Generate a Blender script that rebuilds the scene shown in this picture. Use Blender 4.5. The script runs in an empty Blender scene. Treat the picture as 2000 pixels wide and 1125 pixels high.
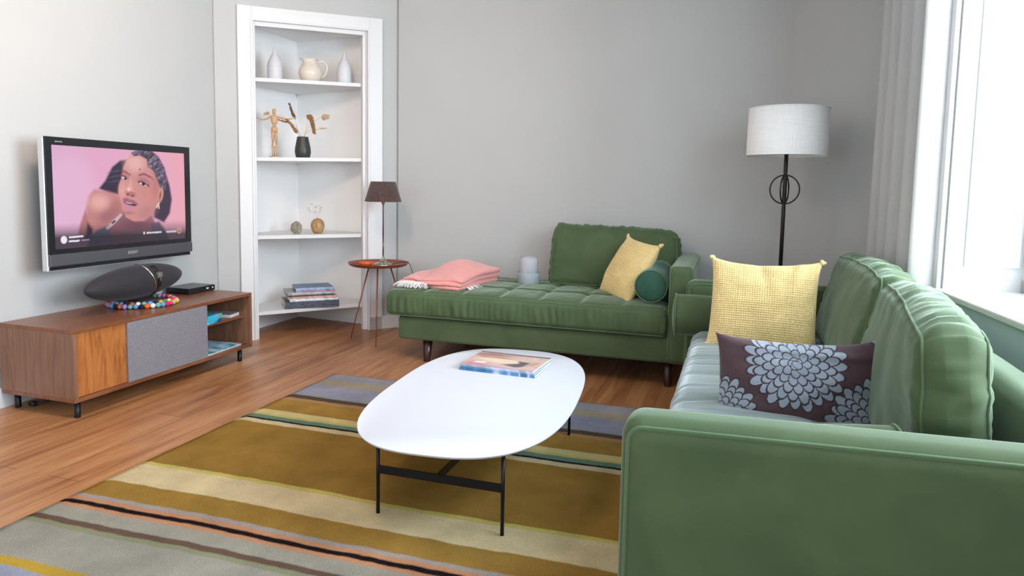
import bpy, bmesh, math, random
import numpy as np
from mathutils import Vector, Matrix, noise

random.seed(7)
PI = math.pi
SC = bpy.context.scene
COL = SC.collection
H = 1.15                                   # camera height

# ------------------------------------------------------------------ camera
def make_camera():
    f, p, r, y, c = 1333.0, 0.0892, -0.0184, -0.3063, 483.0
    F = Vector((math.sin(y)*math.cos(p), math.cos(y)*math.cos(p), -math.sin(p)))
    rt = Vector((math.cos(y), -math.sin(y), 0)); dn = F.cross(rt)
    R = math.cos(r)*rt + math.sin(r)*dn
    D = -math.sin(r)*rt + math.cos(r)*dn
    cam = bpy.data.cameras.new('camera'); o = bpy.data.objects.new('camera', cam); COL.objects.link(o)
    M = Matrix(((R.x, -D.x, -F.x, 0), (R.y, -D.y, -F.y, 0), (R.z, -D.z, -F.z, H), (0, 0, 0, 1)))
    o.matrix_world = M
    cam.sensor_width = 36; cam.lens = f/2000*36
    cam.shift_y = (c-562.5)/2000
    cam.clip_start = 0.05
    SC.camera = o
make_camera()

# ------------------------------------------------------------------ world, lights, exposure
SC.view_settings.view_transform = 'Standard'
SC.view_settings.look = 'None'
SC.view_settings.gamma = 1
SC.view_settings.use_curve_mapping = False
SC.view_settings.exposure = 0.12
SC.cycles.use_denoising = True
SC.cycles.max_bounces = 8
SC.cycles.diffuse_bounces = 5
SC.cycles.sample_clamp_indirect = 6

w = bpy.data.worlds.new('world'); SC.world = w; w.use_nodes = True
w.node_tree.nodes['Background'].inputs[0].default_value = (0.86, 0.93, 1.0, 1)
w.node_tree.nodes['Background'].inputs[1].default_value = 4.0

def area(name, loc, target, sx, sy, power, col):
    l = bpy.data.lights.new(name, 'AREA'); l.shape = 'RECTANGLE'; l.size = sx; l.size_y = sy
    l.energy = power; l.color = col
    o = bpy.data.objects.new(name, l); COL.objects.link(o)
    o.location = loc
    o.rotation_euler = (Vector(target)-Vector(loc)).to_track_quat('-Z', 'Y').to_euler()
    return o
# daylight entering by the window beside the sofa, with unseen openings added near and behind the camera for light
area('daylight_window_side', (1.36, 2.28, 1.60), (-3.3, 2.35, 0.65), 1.75, 1.62, 150, (0.75, 0.875, 1.0))
area('daylight_added_near', (1.52, -0.30, 1.60), (-3.4, 1.6, 0.7), 1.6, 1.62, 72, (0.75, 0.875, 1.0))
area('daylight_added_behind', (-1.2, -2.60, 1.50), (-1.2, 2.5, 0.5), 1.9, 1.6, 22, (0.92, 0.96, 1.0))
area('ceiling_lamp_light', (-1.8, 2.0, 2.62), (-3.2, 3.4, 0.9), 0.5, 0.5, 31, (1.0, 0.73, 0.56))

# ------------------------------------------------------------------ helpers
def tag(o, label=None, cat=None, group=None, kind=None):
    if label: o['label'] = label
    if cat: o['category'] = cat
    if group: o['group'] = group
    if kind: o['kind'] = kind
    return o
def thing(name, label, cat, loc=(0, 0, 0), rotz=0, group=None):
    o = bpy.data.objects.new(name, None); COL.objects.link(o)
    o.location = loc; o.rotation_euler = (0, 0, rotz); o.empty_display_size = .05
    return tag(o, label, cat, group)
def obj(name, bm, mat=None, parent=None, smooth=True, auto=None):
    me = bpy.data.meshes.new(name)
    bmesh.ops.recalc_face_normals(bm, faces=bm.faces)
    bm.to_mesh(me); bm.free()
    mats = mat if isinstance(mat, (list, tuple)) else [mat]
    for m in mats:
        if m: me.materials.append(m)
    for p in me.polygons: p.use_smooth = smooth
    o = bpy.data.objects.new(name, me); COL.objects.link(o)
    if smooth and auto:
        me.set_sharp_from_angle(angle=math.radians(auto))
    if parent: o.parent = parent
    return o
def copy_tree(o, parent=None):
    c = o.copy(); COL.objects.link(c); c.parent = parent
    for ch in list(o.children): copy_tree(ch, c)
    return c
def B(): return bmesh.new()
def box(bm, x0, y0, z0, x1, y1, z1, bev=0, seg=2, M=None, mi=0):
    vs = [bm.verts.new(Vector((x, y, z))) for x in (x0, x1) for y in (y0, y1) for z in (z0, z1)]
    fs = [bm.faces.new([vs[i] for i in q]) for q in ((0, 1, 3, 2), (4, 6, 7, 5), (0, 4, 5, 1), (2, 3, 7, 6), (0, 2, 6, 4), (1, 5, 7, 3))]
    for f in fs: f.material_index = mi
    if bev:
        es = list({e for f in fs for e in f.edges})
        r = bmesh.ops.bevel(bm, geom=es, offset=bev, segments=seg, profile=.5, affect='EDGES', clamp_overlap=True)
        vs = list({v for v in vs if v.is_valid} | {v for f in r['faces'] for v in f.verts})
    if M:
        for v in vs: v.co = M @ v.co
    return bm
def prism(bm, poly, z0, z1, M=None):
    a = [bm.verts.new((x, y, z0)) for x, y in poly]; b = [bm.verts.new((x, y, z1)) for x, y in poly]
    bm.faces.new(a[::-1]); bm.faces.new(b); n = len(poly)
    for i in range(n): bm.faces.new((a[i], a[(i+1) % n], b[(i+1) % n], b[i]))
    if M:
        for v in a+b: v.co = M @ v.co
    return bm
def lathe(bm, prof, n=32, M=None, cap=True):
    rings = []
    for r, z in prof:
        if r < 1e-5: rings.append([bm.verts.new((0, 0, z))])
        else: rings.append([bm.verts.new((r*math.cos(2*PI*i/n), r*math.sin(2*PI*i/n), z)) for i in range(n)])
    for a, b in zip(rings, rings[1:]):
        for i in range(n):
            j = (i+1) % n
            if len(a) == 1 and len(b) == 1: continue
            if len(a) == 1: bm.faces.new((a[0], b[i], b[j]))
            elif len(b) == 1: bm.faces.new((a[i], b[0], a[j]))
            else: bm.faces.new((a[i], a[j], b[j], b[i]))
    if cap:
        if len(rings[0]) > 1: bm.faces.new(rings[0][::-1])
        if len(rings[-1]) > 1: bm.faces.new(rings[-1])
    if M:
        for ring in rings:
            for v in ring: v.co = M @ v.co
    return bm
def tube(bm, pts, r, n=8, closed=False, cap=True):
    pts = [Vector(p) for p in pts]; m = len(pts)
    rr = r if isinstance(r, (list, tuple)) else [r]*m
    rings = []; up = None
    for i, p in enumerate(pts):
        if closed: t = pts[(i+1) % m]-pts[i-1]
        else: t = pts[min(i+1, m-1)]-pts[max(i-1, 0)]
        t.normalize()
        if up is None: up = Vector((0, 0, 1)) if abs(t.z) < .9 else Vector((1, 0, 0))
        up = (up-t*up.dot(t)).normalized(); s = t.cross(up)
        rings.append([bm.verts.new(p+(up*math.cos(2*PI*k/n)+s*math.sin(2*PI*k/n))*rr[i]) for k in range(n)])
    for i in range(m if closed else m-1):
        a, b = rings[i], rings[(i+1) % m]
        for k in range(n): bm.faces.new((a[k], a[(k+1) % n], b[(k+1) % n], b[k]))
    if cap and not closed: bm.faces.new(rings[0][::-1]); bm.faces.new(rings[-1])
    return bm
def spline(pts, n=8):
    pts = [Vector(p) for p in pts]; out = []
    P = [2*pts[0]-pts[1]]+pts+[2*pts[-1]-pts[-2]]
    for i in range(1, len(P)-2):
        for k in range(n):
            t = k/n; a, b, c, d = P[i-1], P[i], P[i+1], P[i+2]
            out.append(.5*((2*b)+(c-a)*t+(2*a-5*b+4*c-d)*t*t+(3*b-a-3*c+d)*t**3))
    out.append(pts[-1]); return out
def sph(bm, c, r, seg=12, M=None):
    T = Matrix.Translation(c) @ Matrix.Diagonal((*(r if isinstance(r, tuple) else (r, r, r)), 1))
    if M: T = M @ T
    bmesh.ops.create_uvsphere(bm, u_segments=seg, v_segments=max(6, seg//2+2), radius=1, matrix=T)
    return bm
def nz(x, y, z=0): return noise.noise(Vector((x, y, z)))
def sstep(a, b, x):
    t = min(1, max(0, (x-a)/(b-a))); return t*t*(3-2*t)

def soft_surface(hx, hy, hz, r):
    """maps a point of a box surface onto the rounded box; returns position and normal"""
    def f(p):
        q = Vector((max(-(hx-r), min(hx-r, p[0])), max(-(hy-r), min(hy-r, p[1])), max(-(hz-r), min(hz-r, p[2]))))
        d = Vector(p)-q; d.normalize()
        return q+d*r, d
    return f
def softbox(hx, hy, hz, r, step, shape=None):
    bm = bmesh.new(); f = soft_surface(hx, hy, hz, r); cache = {}
    hs = (hx, hy, hz)
    ax = []
    for h in hs:
        n = max(2, int(round(2*h/step))); a = [-h+2*h*i/n for i in range(n+1)]
        # keep corners round whatever the step
        ex = [s*(h-r*k) for s in (-1, 1) for k in (1, .78, .56, .36, .18)]
        a = sorted(set(round(v, 5) for v in [v for v in a if abs(v) < h-r*1.05 or abs(abs(v)-h) < 1e-6]+ex)); ax.append(a)
    def V(p):
        k = tuple(round(c, 5) for c in p)
        if k not in cache:
            co, n = f(p)
            if shape: co = shape(co, n)
            cache[k] = bm.verts.new(co)
        return cache[k]
    for a in range(3):
        b, c = (a+1) % 3, (a+2) % 3
        for s in (-1, 1):
            A, Bx = ax[b], ax[c]
            for i in range(len(A)-1):
                for j in range(len(Bx)-1):
                    q = []
                    for (u, v) in ((A[i], Bx[j]), (A[i+1], Bx[j]), (A[i+1], Bx[j+1]), (A[i], Bx[j+1])):
                        p = [0, 0, 0]; p[a] = s*hs[a]; p[b] = u; p[c] = v; q.append(V(p))
                    q = list(dict.fromkeys(q))
                    if len(q) > 2:
                        try: bm.faces.new(q)
                        except ValueError: pass
    return bm
def loop_on(hx, hy, hz, r, axis, side, al=45, step=.02, shape=None, out=0.0):
    """closed path round one face of a rounded box, for piping"""
    h = (hx, hy, hz); b, c = (axis+1) % 3, (axis+2) % 3
    B_, C_ = h[b]-r, h[c]-r; ca, sa = math.cos(math.radians(al)), math.sin(math.radians(al))
    path = []
    def add(u, v, ou, ov):
        p = Vector((0, 0, 0)); n = Vector((0, 0, 0))
        p[axis] = side*(h[axis]-r); p[b] = u; p[c] = v
        n[axis] = side*ca; n[b] = ou*sa; n[c] = ov*sa
        co = p+n*(r+out)
        if shape: co = shape(co, n)
        path.append(co)
    nb = max(2, int(2*B_/step)); nc = max(2, int(2*C_/step))
    for i in range(nb): add(-B_+2*B_*i/nb, -C_, 0, -1)
    for k in range(5): a = -PI/2+PI/2*k/4; add(B_, -C_, math.cos(a), math.sin(a))
    for i in range(1, nc): add(B_, -C_+2*C_*i/nc, 1, 0)
    for k in range(5): a = PI/2*k/4; add(B_, C_, math.cos(a), math.sin(a))
    for i in range(1, nb): add(B_-2*B_*i/nb, C_, 0, 1)
    for k in range(5): a = PI/2+PI/2*k/4; add(-B_, C_, math.cos(a), math.sin(a))
    for i in range(1, nc): add(-B_, C_-2*C_*i/nc, -1, 0)
    for k in range(4): a = PI+PI/2*k/4; add(-B_, -C_, math.cos(a), math.sin(a))
    return path

# ------------------------------------------------------------------ materials
def srgb(r, g, b):
    f = lambda c: (c/255/12.92) if c/255 <= .04045 else ((c/255+.055)/1.055)**2.4
    return (f(r), f(g), f(b))
class NT:
    def __init__(s, name):
        s.m = bpy.data.materials.new(name); s.m.use_nodes = True; s.t = s.m.node_tree
        s.b = s.t.nodes['Principled BSDF']
    def n(s, typ, **kw):
        nd = s.t.nodes.new(typ)
        for k, v in kw.items():
            if k in nd.inputs: nd.inputs[k].default_value = v
            else: setattr(nd, k, v)
        return nd
    def l(s, a, b): s.t.links.new(a, b)
    def coord(s, kind='Object', scale=(1, 1, 1), rot=(0, 0, 0)):
        tc = s.n('ShaderNodeTexCoord'); mp = s.n('ShaderNodeMapping')
        mp.inputs['Scale'].default_value = scale; mp.inputs['Rotation'].default_value = rot
        s.l(tc.outputs[kind], mp.inputs['Vector']); return mp.outputs['Vector']
    def noise(s, vec, scale, detail=3, rough=.55, dist=0):
        nd = s.n('ShaderNodeTexNoise'); nd.inputs['Scale'].default_value = scale; nd.inputs['Detail'].default_value = detail
        nd.inputs['Roughness'].default_value = rough; nd.inputs['Distortion'].default_value = dist
        s.l(vec, nd.inputs['Vector']); return nd.outputs['Fac']
    def ramp(s, fac, stops, interp='LINEAR'):
        r = s.n('ShaderNodeValToRGB'); cr = r.color_ramp; cr.interpolation = interp
        while len(cr.elements) < len(stops): cr.elements.new(.5)
        for e, (p, c) in zip(cr.elements, stops): e.position = p; e.color = (*c, 1)
        s.l(fac, r.inputs['Fac']); return r.outputs['Color']
    def bump(s, fac, strength=.3, dist=.01):
        b = s.n('ShaderNodeBump'); b.inputs['Strength'].default_value = strength; b.inputs['Distance'].default_value = dist
        s.l(fac, b.inputs['Height']); s.l(b.outputs['Normal'], s.b.inputs['Normal'])
    def base(s, c):
        if isinstance(c, tuple): s.b.inputs['Base Color'].default_value = (*c, 1)
        else: s.l(c, s.b.inputs['Base Color'])
    def set(s, **kw):
        for k, v in kw.items(): s.b.inputs[k.replace('_', ' ')].default_value = v
        return s
def plain(name, c, rough=.5, metal=0, spec=.5, noise_amt=0.0, nscale=30, bump=0, **kw):
    t = NT(name)
    if noise_amt or bump:
        v = t.coord(); f = t.noise(v, nscale, 3)
        lo = tuple(x*(1-noise_amt) for x in c); hi = tuple(min(1, x*(1+noise_amt)) for x in c)
        t.base(t.ramp(f, [(.3, lo), (.7, hi)]))
        if bump: t.bump(f, bump, .004)
    else: t.base(c)
    t.set(Roughness=rough, Metallic=metal, Specular_IOR_Level=spec)
    for k, v in kw.items(): t.b.inputs[k.replace('_', ' ')].default_value = v
    return t.m
def velvet(name, c1, c2, sheen=.7, tint=(.75, .9, .75)):
    t = NT(name); v = t.coord()
    a = t.noise(v, 5.5, 3, .6, .6); b = t.noise(t.coord(scale=(30, 30, 30)), 8, 2)
    t.base(t.ramp(a, [(.32, c1), (.68, c2)]))
    t.set(Roughness=.75, Specular_IOR_Level=.25)
    t.b.inputs['Sheen Weight'].default_value = sheen; t.b.inputs['Sheen Roughness'].default_value = .34
    t.b.inputs['Sheen Tint'].default_value = (*tint, 1)
    t.bump(b, .10, .002)
    return t.m
def vcol(name, rough=.7, emit=0.0, attr='paint', **kw):
    t = NT(name); a = t.n('ShaderNodeAttribute', attribute_name=attr)
    if emit:
        t.base((.01, .01, .01)); t.l(a.outputs['Color'], t.b.inputs['Emission Color']); t.set(Emission_Strength=emit)
    else: t.l(a.outputs['Color'], t.b.inputs['Base Color'])
    t.set(Roughness=rough)
    for k, v in kw.items(): t.b.inputs[k.replace('_', ' ')].default_value = v
    return t.m
def walnut(name, c1, c2, c3, scale, rough=.38):
    """grain runs along the axis whose scale is smallest"""
    t = NT(name); v = t.coord(scale=scale)
    a = t.noise(v, 3.2, 5, .62, 1.1); b = t.noise(t.coord(scale=tuple(s*5 for s in scale)), 6, 2)
    col = t.ramp(a, [(.25, c1), (.5, c2), (.78, c3)])
    mx = t.n('ShaderNodeMix', data_type='RGBA', blend_type='MULTIPLY'); mx.inputs[0].default_value = .35
    t.l(col, mx.inputs[6]); t.l(t.ramp(b, [(.35, (.72, .72, .72)), (.65, (1, 1, 1))]), mx.inputs[7])
    t.base(mx.outputs[2]); t.set(Roughness=rough); return t.m

M = {}
M['wall'] = plain('wall_paint', (.487, .492, .482), .85, spec=.25, noise_amt=.015, nscale=3)
M['white'] = plain('white_gloss_paint', (.70, .70, .70), .42)
M['white_matt'] = plain('white_matt_paint', (.88, .875, .865), .7)
M['ceiling'] = plain('ceiling_paint', (.82, .82, .80), .9)
GREEN1, GREEN2 = (.058, .092, .042), (.078, .117, .052)
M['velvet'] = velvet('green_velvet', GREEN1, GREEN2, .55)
M['velvet_seat_sheen'] = velvet('green_velvet_painted_sheen', (.16, .208, .198), (.19, .238, .228), 1.0, (.92, .97, 1.0))  # paler copy of the green velvet; window sheen is painted into the colour
M['velvet_dark'] = velvet('green_velvet_bolster', (.02, .07, .045), (.035, .10, .065), .45, (.6, .9, .85))
M['piping'] = velvet('green_piping', (.075, .135, .065), (.10, .165, .08), .7)
M['darkwood'] = walnut('dark_turned_wood', (.018, .007, .005), (.035, .012, .008), (.06, .02, .012), (12, 12, 1.5), .3)
M['black'] = plain('black_metal', (.012, .012, .014), .38, .6)
M['chrome'] = plain('chrome', (.75, .73, .70), .12, 1)
M['plastic'] = plain('black_plastic', (.012, .013, .016), .25)
M['silver'] = plain('silver_plastic', (.62, .63, .66), .35, .3)

def floor_mat():
    t = NT('oak_floor_boards')
    v = t.coord(scale=(1, 1, 1), rot=(0, 0, PI/2))
    br = t.n('ShaderNodeTexBrick', offset=.37, offset_frequency=2)
    t.l(v, br.inputs['Vector'])
    for k, val in (('Scale', 1), ('Mortar Size', .0016), ('Mortar Smooth', .4), ('Bias', 0), ('Brick Width', 1.9), ('Row Height', .165)): br.inputs[k].default_value = val
    br.inputs['Color1'].default_value = (0, 0, 0, 1); br.inputs['Color2'].default_value = (1, 1, 1, 1); br.inputs['Mortar'].default_value = (.5, .5, .5, 1)
    g = t.noise(t.coord(scale=(5.5, .45, 1)), 2.6, 5, .60, 1.2)
    k = t.noise(t.coord(scale=(3.0, 1.1, 1)), 1.7, 3, .5, .8)
    ad = t.n('ShaderNodeMath', operation='MULTIPLY_ADD'); t.l(br.outputs['Color'], ad.inputs[0]); ad.inputs[1].default_value = .12; t.l(g, ad.inputs[2])
    ad2 = t.n('ShaderNodeMath', operation='MULTIPLY_ADD'); t.l(k, ad2.inputs[0]); ad2.inputs[1].default_value = .35; t.l(ad.outputs[0], ad2.inputs[2])
    col = t.ramp(ad2.outputs[0], [(.48, (.16, .058, .020)), (.66, (.30, .125, .048)), (.82, (.39, .18, .075)), (1.0, (.47, .24, .11))])
    mx = t.n('ShaderNodeMix', data_type='RGBA', blend_type='MIX'); t.l(br.outputs['Fac'], mx.inputs[0]); t.l(col, mx.inputs[6]); mx.inputs[7].default_value = (.09, .035, .014, 1)
    t.base(mx.outputs[2]); t.set(Roughness=.36, Specular_IOR_Level=.45)
    inv = t.n('ShaderNodeMath', operation='MULTIPLY_ADD'); t.l(br.outputs['Fac'], inv.inputs[0]); inv.inputs[1].default_value = -1; t.l(g, inv.inputs[2])
    t.bump(inv.outputs[0], .12, .004)
    return t.m
M['floor'] = floor_mat()

# ------------------------------------------------------------------ room shell
def struct(name, bm, m, smooth=False, parent=None):
    o = obj(name, bm, m, parent, smooth)
    if parent is None: o['kind'] = 'structure'
    return o
ZC = 2.75
LW, RW = -3.424, 4.88                       # left wall plane, back wall plane
A0 = Vector((-3.262, 4.097, 0)); TH = math.radians(47)
DD = Vector((math.cos(TH), math.sin(TH), 0)); NN = Vector((math.sin(TH), -math.cos(TH), 0))   # along / out of the corner face
WA = math.radians(3.5)
def WP(y): return 1.05-y*math.tan(WA)       # window wall plane, x at y

b = B(); box(b, -3.9, -2.8, -.1, 1.8, 5.4, 0); struct('floor', b, M['floor'])
b = B(); box(b, -3.9, -2.8, ZC, 1.8, 5.4, ZC+.1); struct('ceiling', b, M['ceiling'])
CM = Matrix.Translation(A0) @ Matrix.Rotation(TH, 4, 'Z')    # corner frame: x along the face, -y into the room
S0, S1 = -.085, 1.155
yl = A0.y+(LW-A0.x)/DD.x*DD.y if False else A0.y+(-.22)*DD.y
b = B(); box(b, LW-.12, -2.7, 0, LW, A0.y+DD.y*(LW-A0.x)/DD.x+.02, ZC); struct('wall_left', b, M['wall'])
c1 = A0+DD*S1
b = B(); prism(b, [(c1.x-.02, RW), (.36, RW), (.36, RW+.12), (c1.x-.02, RW+.12)], 0, ZC); struct('wall_back', b, M['wall'])
ye = 4.30
b = B(); prism(b, [(.36, RW), (WP(ye), ye), (WP(ye)+.14, ye+.1), (.36+.05, RW+.14)], 0, ZC); struct('wall_back_right', b, M['wall'])
# corner face: strips above and to the right of the cupboard opening
FO0, FO1, FZ = -.075, .970, 2.385           # outer edge of the white frame
b = B(); box(b, -.222, 0, FZ-.03, S1+.02, .06, ZC, M=CM); box(b, FO1-.03, 0, 0, S1+.02, .06, FZ-.03, M=CM); box(b, -.222, 0, 0, FO0+.03, .06, FZ-.03, M=CM)
struct('wall_back_left', b, M['wall'])
b = B(); box(b, FO1-.11, -.022, 0, S1, 0, .105, .004, M=CM); struct('baseboard_back_left', b, M['white'])
b = B(); box(b, c1.x, RW-.018, 0, .36, RW, .105); struct('baseboard_back', b, M['white'])
b = B(); box(b, LW, -2.6, 0, LW+.012, 4.0, .10); struct('baseboard_left', b, plain('blue_white_skirting', (.66, .70, .74), .5))

# window wall, local frame: x outward, y along the wall
WM = Matrix.Translation((1.05, 0, 0)) @ Matrix.Rotation(WA, 4, 'Z')
def wall_with_holes(bm, y0, y1, holes, t, Mx):
    ys = [y0]
    for (a, b_, s, h) in holes: ys += [a, b_]
    ys.append(y1)
    for i in range(0, len(ys), 2): box(bm, 0, ys[i], 0, t, ys[i+1], ZC, M=Mx)
    for (a, b_, s, h) in holes:
        box(bm, 0, a, 0, t, b_, s, M=Mx); box(bm, 0, a, h, t, b_, ZC, M=Mx)
SILL, HEAD = .735, 2.42
W1 = (1.35, 3.22); W2 = (-1.15, .55)
b = B(); wall_with_holes(b, -2.75, 4.42, [(W2[0], W2[1], SILL, HEAD), (W1[0], W1[1], SILL, HEAD)], .42, WM)
struct('wall_right', b, M['wall'])
b = B(); wall_with_holes(b, -1.65, 3.9, [(.2, 2.2, .7, 2.35)], .2, Matrix.Translation((0, -2.5, 0)) @ Matrix.Rotation(-PI/2, 4, 'Z') @ Matrix.Translation((0, -.4, 0)))
struct('wall_front', b, M['wall'])

def thin_glass(name, gloss=.06, rough=.0, tint=(1, 1, 1)):
    t = NT(name); tr = t.n('ShaderNodeBsdfTransparent'); tr.inputs['Color'].default_value = (*tint, 1)
    gl_ = t.n('ShaderNodeBsdfGlossy'); gl_.inputs['Roughness'].default_value = rough
    lw = t.n('ShaderNodeLayerWeight'); lw.inputs['Blend'].default_value = .25
    mp = t.n('ShaderNodeMath', operation='MULTIPLY_ADD'); t.l(lw.outputs['Fresnel'], mp.inputs[0]); mp.inputs[1].default_value = .8; mp.inputs[2].default_value = gloss
    mx = t.n('ShaderNodeMixShader'); t.l(mp.outputs[0], mx.inputs[0]); t.l(tr.outputs[0], mx.inputs[1]); t.l(gl_.outputs[0], mx.inputs[2])
    t.l(mx.outputs[0], t.t.nodes['Material Output'].inputs['Surface']); return t.m
M['glass'] = thin_glass('window_glass', .02)
def window(name, y0, y1, Mx=WM, depth=.42):
    """sill board, casing, splayed white linings, two sashes with glazing bars"""
    root = bpy.data.objects.new(name, None); COL.objects.link(root); root['kind'] = 'structure'
    b = B(); box(b, -.028, y0-.03, SILL, depth-.09, y1+.002, SILL+.026, .006, M=Mx); obj('window_sill', b, M['white'], root, False)
    b = B()
    box(b, .002, y0-.002, SILL, depth-.09, y0+.012, HEAD, M=Mx); box(b, .002, y1-.012, SILL, depth-.09, y1+.002, HEAD, M=Mx)
    box(b, .002, y0, HEAD-.012, depth-.09, y1, HEAD+.002, M=Mx)
    # raised panel mouldings of the shutter boxes
    box(b, .07, y1-.022, SILL+.12, depth-.15, y1-.010, HEAD-.12, .004, M=Mx)
    obj('reveal_lining', b, M['white'], root, False)
    b = B(); box(b, -.02, y1, 0, .0, y1+.10, HEAD+.105, .004, M=Mx); box(b, -.02, y0-.105, 0, .0, y0, HEAD+.105, .004, M=Mx); box(b, -.02, y0, HEAD, .0, y1, HEAD+.105, .004, M=Mx)
    obj('window_casing', b, M['white'], root, False)
    d = depth-.09; b = B(); zm = (SILL+HEAD)/2
    for za, zb, dx in ((SILL+.026, zm+.02, 0), (zm-.02, HEAD, .03)):
        for ya in (y0, y1-.075): box(b, d-.05+dx, ya, za, d-.012+dx, ya+.075, zb, .004, M=Mx)
        for zz in (za, zb-.055): box(b, d-.05+dx, y0, zz, d-.012+dx, y1, zz+.055, .004, M=Mx)
        ym = (y0+y1)/2; box(b, d-.045+dx, ym-.012, za, d-.018+dx, ym+.012, zb, M=Mx)
    obj('window_sash', b, M['white'], root, False)
    b = B(); box(b, d-.033, y0+.07, SILL+.07, d-.029, y1-.07, zm, M=Mx); box(b, d-.003, y0+.07, zm, d+.001, y1-.07, HEAD-.05, M=Mx)
    obj('window_pane', b, M['glass'], root, False)
    return root
window('window_1', *W1)
window('window_added', *W2)  # unseen window nearer the camera, added to bring in light
b = B(); box(b, -.012, W1[0], .12, .0, W1[1]-.004, SILL-.004, .003, M=WM); struct('sill_light_panel', b, plain('pale_blue_wall_light', (.50, .62, .68), .6))  # added panel; the wall's bluish daylight is put into its colour

# ------------------------------------------------------------------ corner cupboard
cup = thing('corner_cupboard', 'white built-in open cupboard with shelves across the room corner', 'cupboard', A0, TH)
OI0, OI1, OZ = .045, .825, 2.255
def cl(x, y):                                # world xy -> cupboard frame
    v = Vector((x, y, 0))-A0; return (v.dot(DD), -v.dot(NN))
b = B()
for (x0, z0, x1, z1) in ((FO0, 0, OI0-.025, FZ), (OI1+.04, 0, FO1, FZ), (OI0-.025, OZ+.035, OI1+.04, FZ)): box(b, x0, -.022, z0, x1, .0, z1, .003)
for (x0, z0, x1, z1) in ((OI0-.035, 0, OI0-.018, OZ+.05), (OI1+.028, 0, OI1+.045, OZ+.05), (OI0-.03, OZ+.03, OI1+.04, OZ+.047)): box(b, x0, -.030, z0, x1, .004, z1, .004)
for v in b.verts:
    if v.co.z > 1: v.co.z += .036*(v.co.x-.43)
obj('frame', b, M['white'], cup, False)
b = B()
box(b, OI0-.03, 0, 0, OI0, .07, OZ+.04, .003); box(b, OI1, .018, 0, OI1+.045, .07, OZ+.04, .003); box(b, OI0, .0, OZ, OI1, .07, OZ+.04, .003)
for v in b.verts:
    if v.co.z > 1: v.co.z += .036*(v.co.x-.43)
obj('jamb', b, M['white'], cup, False)
pl = cl(-3.49, 4.30); pc = cl(-3.49, 4.985); pr = cl(-2.72, 4.905)
fl, fr = (OI0-.02, .06), (OI1+.02, .06)
inner = [fl, (fl[0]-.02, .10), pl, pc, pr, (fr[0]+.02, .10), fr]
inner = [(OI0-.02, .06), pl, pc, pr, (OI1+.02, .06)]
b = B()
vb = [(b.verts.new((x, y, 0)), b.verts.new((x, y, OZ+.06))) for x, y in inner]
for (a, c), (a2, c2) in zip(vb, vb[1:]): b.faces.new((a, a2, c2, c))
b.faces.new([c for a, c in vb])
o = obj('back_panel', b, M['white_matt'], cup, False)
sm = o.modifiers.new('thick', 'SOLIDIFY'); sm.thickness = .02; sm.offset = 0
SH = [1.905, 1.336, .757, .199]; ST_ = [.034, .026, .0, .015]
for z, kz in zip(SH, ST_):
    b = B(); poly = [(OI0+.003, .055), (pl[0]+.015, pl[1]+.0), (pc[0], pc[1]-.016), (pr[0]-.015, pr[1]-.01), (OI1-.003, .055)]
    prism(b, poly, z-.028, z); bmesh.ops.bevel(b, geom=[e for e in b.edges], offset=.002, segments=1, affect='EDGES')
    for v in b.verts: v.co.z += kz*(v.co.x-.43)
    obj('shelf', b, M['white'], cup, False)
    b = B(); lathe(b, [(.007, z-.05), (.007, z-.028)], 12, Matrix.Translation((pc[0], pc[1]-.03, 0))); obj('shelf_pin', b, M['white_matt'], cup)
def C3(s, d, z): return A0+DD*s-NN*d+Vector((0, 0, z+(ST_[SH.index(z)]*(s-.43)+.0006 if z in SH else 0)))      # along, depth into the cupboard, height

M['stoneware'] = plain('white_stoneware', (.66, .66, .69), .55, noise_amt=.05, nscale=60, bump=.15)
M['cream'] = plain('cream_glaze', (.74, .66, .56), .16)
def bottle(loc, h, label, r=.054):
    b = B(); lathe(b, [(r*.93, 0), (r, .008), (r, h*.42), (r*.96, h*.50), (r*.75, h*.63), (r*.45, h*.76), (r*.25, h*.85), (r*.17, h*.92), (r*.15, h*.985), (r*.16, h), (r*.10, h), (r*.09, h*.9)], 36)
    o = obj('ceramic_bottle', b, M['stoneware']); o.location = loc
    return tag(o, label, 'bottle', 'white ceramic bottles on the top shelf')
bottle(C3(.213, .2, SH[0]), .245, 'tall white ceramic bottle left of the cream jug on the top shelf')
bottle(C3(.733, .2, SH[0]), .243, 'tall white ceramic bottle right of the cream jug on the top shelf', .056)
jug = thing('jug', 'round cream glazed jug with handle between two white bottles', 'jug', C3(.478, .22, SH[0]), TH)
b = B(); lathe(b, [(.050, 0), (.056, .004), (.078, .035), (.088, .070), (.084, .100), (.066, .132), (.052, .150), (.050, .165), (.053, .180), (.049, .180), (.046, .163), (.060, .130), (.076, .098), (.080, .070), (.070, .035), (.0, .012)], 40)
for v in b.verts:                                            # pulled spout
    if v.co.z > .15 and v.co.x < -.02: v.co.x -= .026*sstep(.15, .18, v.co.z)*sstep(-.02, -.05, v.co.x) if False else .030*sstep(.15, .18, v.co.z)*((-v.co.x-.02)/.033)**1.5
    if v.co.z > .15: v.co.x *= 1
obj('jug_body', b, M['cream'], jug)
b = B(); tube(b, spline([(.048, 0, .155), (.085, 0, .172), (.118, 0, .155), (.126, 0, .12), (.112, 0, .075), (.083, 0, .048)], 8), [.0075]*41, 10); obj('handle', b, M['cream'], jug)

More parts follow.
